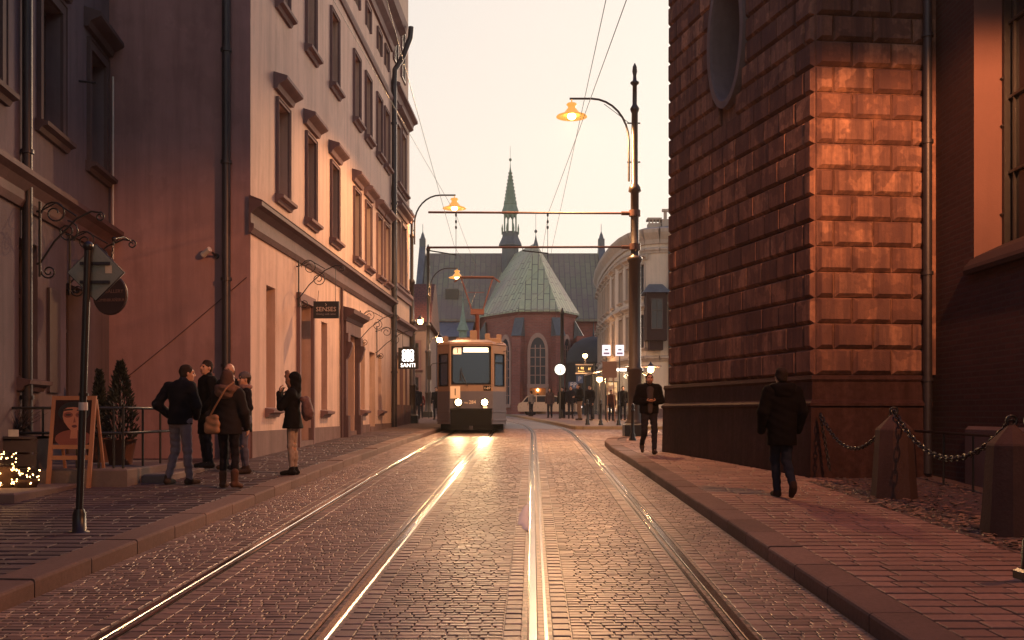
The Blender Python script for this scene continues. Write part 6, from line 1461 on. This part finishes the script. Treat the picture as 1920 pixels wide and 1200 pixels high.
    if O.get('hoodup'):
        G = SDF(); G.ell(hp(0, -.05, .02), V3(.105, .115, .135) * s_, .03, 0, R); G.cap(hp(0, -.06, -.1), J['neck'] - V3(0, .03, 0), .09, .1, .05); link_mesh('hood', G.mesh(c2, .003, 2), cloth(O.get('cname', 'black_wool'), dk(jc, .5)), o)
        G = SDF(); ring = [hp(.095 * math.cos(a), .055 + .02 * math.sin(a), .01 + .125 * math.sin(a)) for a in [2 * PI * k / 12 for k in range(13)]]
        for a, b in zip(ring, ring[1:]): G.cap(a, b, .03, .03, .02)
        link_mesh('fur_trim', G.mesh(c2, .007, 3), mat('brown_fur', (.18, .10, .075), rough=.95, var=.5, scale=14, bump=1, bscale=90), o)
    if O.get('hoodback'):
        G = SDF(); n_ = J['neck']
        for k in range(9):
            a0, a1 = PI * (1 + k / 9) - .25, PI * (1 + (k + 1) / 9) - .05; G.cap(n_ + V3(.13 * math.cos(a0), .10 * math.sin(a0) - .01, .0), n_ + V3(.13 * math.cos(a1), .10 * math.sin(a1) - .01, .0), .05, .05, .03)
        G.ell(n_ + V3(0, -.11, -.06), V3(.14, .05, .09), .04)
        fur = O['hoodback'] == 'fur'
        link_mesh('fur_hood' if fur else 'hood', G.mesh(c2, .008 if fur else .003, 4), mat('brown_fur', (.18, .10, .075), rough=.95, var=.5, scale=14, bump=1, bscale=90) if fur else cloth(O.get('cname', 'black_wool'), dk(jc, .5)), o)
    if O.get('collar'):
        G = SDF(); n_ = J['neck']; G.cap(n_ - V3(0, 0, .06), n_ + V3(0, -.01, .04), .085, .075, .03); link_mesh('collar', G.mesh(c2, .002), cloth(*O['collar']), o)
    if O.get('scarf'):
        G = SDF(); n_ = J['neck']
        for k in range(10): a0, a1 = 2 * PI * k / 10, 2 * PI * (k + 1) / 10; G.cap(n_ + V3(.085 * math.cos(a0), .075 * math.sin(a0), .02), n_ + V3(.085 * math.cos(a1), .075 * math.sin(a1), .02), .035, .035, .02)
        link_mesh('scarf', G.mesh(c2, .004), cloth(*O['scarf']), o)
    if O.get('shirt'):                                   # strip of pullover showing between open jacket fronts
        G = SDF(); G.cap(V3(0, .088 + bulk, 1.38) * s_, V3(0, .10 + bulk, .92) * s_, .078, .05, .02, 0, ((0, 1, 0), .8)); link_mesh('pullover', G.mesh(c2, .002), cloth(*O['shirt']), o)
    o.location = (loc[0], loc[1], loc[2] - zmin + .0); o.rotation_euler.z = face
    return o
def at_person(o, p): return Vector(o.location) + Matrix.Rotation(o.rotation_euler.z, 3, 'Z') @ Vector(p)

def gpx(px, Y): return ((px - 960) / F * Y, Y, gp(Y))
# the talking group on the left pavement
A_ = person('man in navy jacket and pale jeans seen from behind, leaning to the man beside him', gpx(338, 15.35), -.35, 1.79,
    dict(ell=(-.33, -.10, 1.16), wrl=(-.20, .06, .97), elr=(.27, .02, 1.15), wrr=(.16, .16, 1.0), neck=(.04, .03, 1.46), head=(.075, .07, 1.605), chest=(.02, .01, 1.25), yaw=-.7, knl=(-.12, .05, .5), anl=(-.17, -.06, .09), tol=(-.20, .10, .035), knr=(.11, .02, .5), anr=(.12, .05, .09), tor=(.16, .2, .035), hil=(-.09, 0, .93)),
    dict(coat=(.012, .014, .028), cname='navy_jacket', trousers=(.19, .155, .185), tname='pale_jeans', hem=.87, bulk=.022, pocketl=1, pocketr=1, hair='short', shoes=(.05, .035, .03), collar=('navy_collar', (.014, .016, .03))), 'group talking on the left pavement')
B_ = person('tall man in black overcoat with short dark hair standing behind the man in navy', (gpx(388, 18.3)[0], 18.3, gp(18.3)), 2.2, 1.90,
    dict(yaw=.35, pitch=-.12, ell=(-.25, -.02, 1.13), wrl=(-.16, .12, .95)), dict(coat=(.012, .011, .013), cname='black_overcoat', hem=.55, bulk=.02, pocketl=1, pocketr=1, collar=('black_collar', (.012, .011, .013))), 'group talking on the left pavement')
C_ = person('woman in dark parka with brown fur hood seen from behind, tan bag at her hip', gpx(428, 14.85), -.15, 1.69,
    dict(yaw=-.35, knl=(-.09, .05, .5), anl=(-.09, .02, .09), tol=(-.1, .17, .035), knr=(.12, -.02, .5), anr=(.17, -.16, .11), tor=(.2, -.01, .035), ell=(-.21, .02, 1.13), wrl=(-.2, .12, .92), elr=(.25, .0, 1.12), wrr=(.24, .12, .9)),
    dict(female=1, coat=(.04, .032, .034), cname='dark_parka', trousers=(.014, .012, .016), tname='black_leggings', slim=.008, hem=.80, bulk=.03, flare=.01, hair='long', hcol=(.09, .05, .04), hname='brown_long_hair', hoodback='fur', shoes=(.10, .05, .035), sname='brown_boots', boot=.1, pocketl=1), 'group talking on the left pavement')
D_ = person('bald man in a dark coat standing behind the woman with the fur hood', (gpx(431, 18.0)[0], 18.0, gp(18)), 2.7, 1.84, dict(yaw=.2), dict(coat=(.02, .018, .022), cname='charcoal_coat', hem=.6, bulk=.02, hair='balding', hcol=(.12, .09, .08), hname='grey_fringe', pocketl=1, pocketr=1), 'group talking on the left pavement')
E_ = person('person in grey beanie and striped scarf, blue jeans, at the right edge of the group', (gpx(459, 17.2)[0], 17.2, gp(17.2)), 2.0, 1.68, dict(yaw=.2, pitch=-.1), dict(female=1, coat=(.022, .018, .026), cname='plum_coat', hem=.72, hair='short', hat=('grey_wool', (.12, .10, .11)), trousers=(.10, .10, .15), tname='blue_jeans', slim=.012, scarf=('striped_scarf', (.26, .15, .14)), pocketl=1, pocketr=1), 'group talking on the left pavement')
# her bag
mb = MB(); b0 = at_person(C_, (-.165, -.17, .93)); rz = Matrix.Rotation(C_.rotation_euler.z - .2, 4, 'Z'); M = Matrix.Translation(b0) @ rz
vs = []
G = SDF(); G.cap((-.07, 0, -.09), (.07, 0, -.09), .06, .06, .03, 0, ((0, 1, 0), .7)); G.cap((-.06, 0, .06), (.06, 0, .08), .045, .045, .03, 0, ((0, 1, 0), .7)); G.cap((-.07, 0, -.02), (.07, 0, 0), .06, .06, .03, 0, ((0, 1, 0), .6))
bag = link_mesh('shoulder_bag', G.mesh(.01, .004, 3), mat('tan_leather', (.34, .17, .09), rough=.5, var=.3, bump=.3)); bag.matrix_world = M; tag(bag, 'tan slouchy leather shoulder bag of the woman with the fur hood', 'bag')
mb = MB(); pts = [(-.05, .0, .08), (.06, -.03, .22), (.17, -.045, .36), (.26, -.03, .5), (.32, .06, .58)]; mb.tube(pts, .013, 6); st = mb.build('strap', MATS['tan_leather'], None); st.parent = bag
# girl by the kerb
F_ = person('girl in black hooded jacket and pale leggings standing in profile on the kerb, hand raised', gpx(549, 16.9), PI / 2 - .05, 1.66,
    dict(yaw=.05, ell=(-.17, .16, 1.17), wrl=(-.06, .22, 1.40), hfl=(.1, -.15, 1), hnl=(.4, -.8, 0), elr=(.17, .14, 1.16), wrr=(.08, .22, 1.36), hfr=(-.1, -.1, 1), hnr=(-.4, -.8, 0), anl=(-.06, .0, .09), anr=(.06, -.03, .09), tol=(-.07, .17, .035), tor=(.07, .14, .035), knl=(-.06, .03, .5), knr=(.06, .0, .5)),
    dict(female=1, coat=(.014, .012, .014), cname='black_jacket', hem=.80, bulk=.02, flare=.045, trousers=(.33, .25, .21), tname='pale_leggings', slim=.014, hair='', hoodup=1, shoes=(.014, .012, .013), sname='black_trainers'))
G = SDF(); G.ell((0, 0, 0), (.14, .085, .2), .02); G.ell((0, -.06, -.07), (.11, .06, .1), .04); G.cap((-.08, .05, .15), (.08, .05, .15), .05, .05, .03)
bk = link_mesh('backpack', G.mesh(.012, .004, 2), mat('floral_backpack', (.09, .05, .055), rough=.7, var=.8, scale=12, tint=(.30, .17, .16))); bk.location = at_person(F_, (0, -.23, 1.08)); bk.rotation_euler.z = F_.rotation_euler.z; tag(bk, 'dark patterned backpack on the back of the hooded girl', 'backpack')
# man with the phone
P_ = person('bearded man in open black jacket walking towards the viewer, looking down at a phone', gpx(1217, 21.9), PI + .03, 1.72,
    dict(pitch=-.32, head=(0, .055, 1.61), neck=(0, .01, 1.46), ell=(-.26, -.03, 1.15), elr=(.26, -.03, 1.15), wrl=(-.095, .21, 1.13), wrr=(.095, .21, 1.13), hfl=(.75, .65, .1), hfr=(-.75, .65, .1), hnl=(.3, -.3, .9), hnr=(-.3, -.3, .9), curll=(.5, .6), curlr=(.5, .6),
         knl=(-.10, .10, .50), anl=(-.09, .13, .09), tol=(-.10, .29, .05), knr=(.11, .06, .50), anr=(.12, -.21, .20), tor=(.125, -.11, .06)),
    dict(coat=(.012, .011, .013), cname='black_jacket', hem=.88, bulk=.04, trousers=(.022, .02, .026), tname='black_jeans', beard=1, hair='short', hcol=(.06, .035, .025), hname='brown_hair', collar=('black_collar', (.012, .011, .013)), shirt=('grey_pullover', (.06, .05, .054))))
ph = MB(); ph.bbox(-.036, .036, -.07, .07, 0, .009, .002); p = at_person(P_, (0, .275, 1.15)); pho = ph.build('smartphone', m_black, None); pho.location = p; pho.rotation_euler = (.5, 0, P_.rotation_euler.z); tag(pho, 'black phone held in both hands of the bearded man', 'phone')
# walker
W_ = person('man in dark hooded coat walking away, seen from behind on the right pavement', gpx(1466, 13.65), .12, 1.72,
    dict(ell=(-.27, -.02, 1.15), elr=(.27, -.04, 1.15), wrl=(-.25, .09, .93), wrr=(.26, .07, .93), head=(.0, .03, 1.615), yaw=-.05,
         knl=(-.05, .12, .51), anl=(-.03, .09, .09), tol=(-.03, .25, .035), knr=(.05, -.03, .50), anr=(.035, -.30, .17), tor=(.035, -.24, .045), hir=(.08, 0, .93)),
    dict(coat=(.010, .007, .0085), cname='brown_black_coat', hem=.70, bulk=.035, trousers=(.018, .022, .038), tname='navy_jeans', hair='short', hoodback='cloth', pocketl=1, pocketr=1, shoes=(.045, .025, .02), sname='brown_shoes'))
# tram driver
person('tram driver in a dark uniform sitting behind the windscreen', (-1.40 + .33, 35.7 + 1.25, g(36) + .70), PI, 1.72, dict(hil=(-.09, 0, .62), hir=(.09, 0, .62), pel=(0, 0, .64), chest=(0, 0, .94), neck=(0, .01, 1.16), head=(0, .03, 1.315), shl=(-.185, 0, 1.1), shr=(.185, 0, 1.1), ell=(-.25, .06, .86), elr=(.25, .06, .86), wrl=(-.15, .3, .88), wrr=(.15, .3, .88), knl=(-.12, .42, .6), knr=(.12, .42, .6), anl=(-.12, .42, .16), anr=(.12, .42, .16), tol=(-.13, .56, .1), tor=(.13, .56, .1)), dict(coat=(.06, .07, .10), cname='driver_blue', hem=.62), None, .014)
# people at the stop and farther down the street
def far(label, px, Y, face, H, o=None, p=None, grp='people near the tram stop'):
    q = gpx(px, Y); return person(label, q, face, H, p, o, grp, .014)
far('person in white jacket with a dark rucksack walking past the car', 996, 66, .7, 1.62, dict(coat=(.5, .42, .38), cname='white_jacket', hem=.85, trousers=(.03, .03, .05)), None)
far('person in mauve jacket standing against the silver car', 1031, 60, 2.9, 1.72, dict(coat=(.16, .10, .10), cname='mauve_jacket', hem=.8, bulk=.02, female=1, hair='long'), None)
far('person in long black coat left of the clock mast', 1054, 58, 2.8, 1.75, dict(coat=(.015, .014, .015), cname='black_wool', hem=.5, bulk=.02, pocketl=1, pocketr=1))
far('man in navy jacket facing the viewer under the parking signs', 1070, 57, 3.2, 1.80, dict(coat=(.02, .025, .04), cname='navy_jacket', hem=.85, bulk=.02))
far('man in dark jacket and khaki trousers looking down, nearest at the stop', 1087, 52, 1.9, 1.84, dict(coat=(.02, .017, .018), cname='black_wool', hem=.9, bulk=.035, trousers=(.22, .14, .10), tname='khaki'), dict(pitch=-.5, head=(0, .07, 1.6), wrl=(-.1, .25, 1.1), wrr=(.1, .25, 1.1)))
far('person in dark clothes waiting behind the iron bollards', 1106, 51, 2.5, 1.74, dict(coat=(.02, .018, .022), cname='charcoal_coat', hem=.7, bulk=.02))
far('person in red brown jacket sitting low inside the shelter', 1146, 50.5, 3.3, 1.5, dict(coat=(.14, .05, .035), cname='rust_jacket', hem=.75))
far('person in black standing right of the advert panel in the shelter', 1168, 52, 3.0, 1.72, dict(coat=(.02, .018, .02), cname='black_wool', hem=.7))
g2 = 'people far down the left pavement'
far('person in blue coat walking away beside the first left lamp post', 782, 56, .2, 1.74, dict(coat=(.03, .035, .06), cname='navy_jacket', hem=.75, bulk=.02), None, g2)
far('person in dark coat next to the tram side, far left pavement', 818, 54, 3.0, 1.7, dict(coat=(.02, .018, .022), cname='charcoal_coat', hem=.6), None, g2)
far('person in red jacket half hidden beside the blue coated walker', 789, 58, 3.1, 1.5, dict(coat=(.2, .03, .03), cname='red_jacket', hem=.8, female=1), None, g2)
# ================================================================== camera, sky, sun
cam = bpy.data.cameras.new('camera'); co = bpy.data.objects.new('camera', cam); COL.objects.link(co); SC.camera = co
cam.sensor_width = 36; cam.lens = 36 * F / 1920; cam.shift_y = (HZ - 600) / 1920; cam.clip_start = .05; cam.clip_end = 5000
co.location = (0, 0, ZC); co.rotation_euler = (PI / 2, 0, 0)
w = bpy.data.worlds.new('World'); SC.world = w; w.use_nodes = True
nt = w.node_tree; bg = nt.nodes['Background']
sky = nt.nodes.new('ShaderNodeTexSky'); sky.sky_type = 'NISHITA'; sky.sun_disc = False
SUN_E, SUN_R = math.radians(14.0), math.radians(24)
sky.sun_elevation = SUN_E; sky.sun_rotation = SUN_R; sky.air_density = 1.0; sky.dust_density = 2.0; sky.ozone_density = 1.0; sky.altitude = 200
def wn(t, **k):
    q = nt.nodes.new(t)
    for i, j in k.items(): setattr(q, i, j)
    return q
def vm(op, a, b):
    q = wn('ShaderNodeVectorMath', operation=op)
    for v, i in ((a, 0), (b, 1)):
        if hasattr(v, 'is_output'): nt.links.new(v, q.inputs[i])
        else: q.inputs[i].default_value = v
    return q.outputs[0]
SKY_A, SKY_M = .8, 8.0                       # soft shoulder like film: s*a / (s*a + 1)
k = vm('MULTIPLY', sky.outputs[0], (SKY_A,) * 3); k = vm('DIVIDE', k, vm('ADD', k, (1, 1, 1)))
sep = wn('ShaderNodeSeparateXYZ'); nt.links.new(wn('ShaderNodeTexCoord').outputs['Generated'], sep.inputs[0])
rp = wn('ShaderNodeValToRGB'); nt.links.new(sep.outputs['Z'], rp.inputs[0])   # colour of the dusk sky by height above the horizon
e = rp.color_ramp.elements; e[0].position = .0; e[0].color = (1, .89, .75, 1); e[1].position = .9; e[1].color = (.15, .145, .46, 1)
q = e.new(.40); q.color = (1, .885, .785, 1)
k = vm('MULTIPLY', k, rp.outputs[0]); k = vm('MULTIPLY', k, (SKY_M,) * 3)
rb = wn('ShaderNodeValToRGB'); mr = wn('ShaderNodeMapRange'); mr.inputs[1].default_value = -1; mr.inputs[2].default_value = 1; nt.links.new(sep.outputs['Y'], mr.inputs[0]); nt.links.new(mr.outputs[0], rb.inputs[0])
e = rb.color_ramp.elements; e[0].color = (.74, .66, .56, 1); e[1].position = .55; e[1].color = (.5, .5, .5, 1)      # mauve glow of the eastern sky opposite the sunset
k = vm('MULTIPLY', k, rb.outputs[0]); k = vm('MULTIPLY', k, (2, 2, 2))
nt.links.new(k, bg.inputs['Color']); bg.inputs['Strength'].default_value = .15
sl = bpy.data.lights.new('sun', 'SUN'); so = bpy.data.objects.new('sun', sl); COL.objects.link(so)
sl.energy = 1.7; sl.angle = math.radians(20); sl.color = (1, .72, .5)
d = Vector((math.sin(SUN_R) * math.cos(SUN_E), math.cos(SUN_R) * math.cos(SUN_E), math.sin(SUN_E)))
so.rotation_euler = (-d).to_track_quat('-Z', 'Y').to_euler(); so.location = (0, 60, 60)
vs = SC.view_settings; vs.view_transform = 'Standard'; vs.look = 'None'; vs.gamma = 1; vs.use_curve_mapping = False; vs.exposure = 0.0
SC.cycles.use_denoising = True; SC.cycles.max_bounces = 6; SC.cycles.diffuse_bounces = 3; SC.cycles.glossy_bounces = 3; SC.cycles.transparent_max_bounces = 8; SC.cycles.sample_clamp_indirect = 4

# ---- thin evening haze over the whole street
mb = MB(); mb.box(-140, 140, -45, 175, -3.2, 36); hz = mb.build('haze', [], None)
hm = bpy.data.materials.new('evening_haze'); hm.use_nodes = True; ht = hm.node_tree
for q in list(ht.nodes):
    if q.type == 'BSDF_PRINCIPLED': ht.nodes.remove(q)
pv = ht.nodes.new('ShaderNodeVolumePrincipled'); pv.inputs['Color'].default_value = (.92, .86, .82, 1); pv.inputs['Density'].default_value = .00045; pv.inputs['Anisotropy'].default_value = .35
ht.links.new(pv.outputs[0], [q for q in ht.nodes if q.type == 'OUTPUT_MATERIAL'][0].inputs['Volume'])
hz.data.materials.append(hm); hz['kind'] = 'stuff'; hz['label'] = 'thin evening haze hanging over the street and church'
SC.cycles.volume_bounces = 0
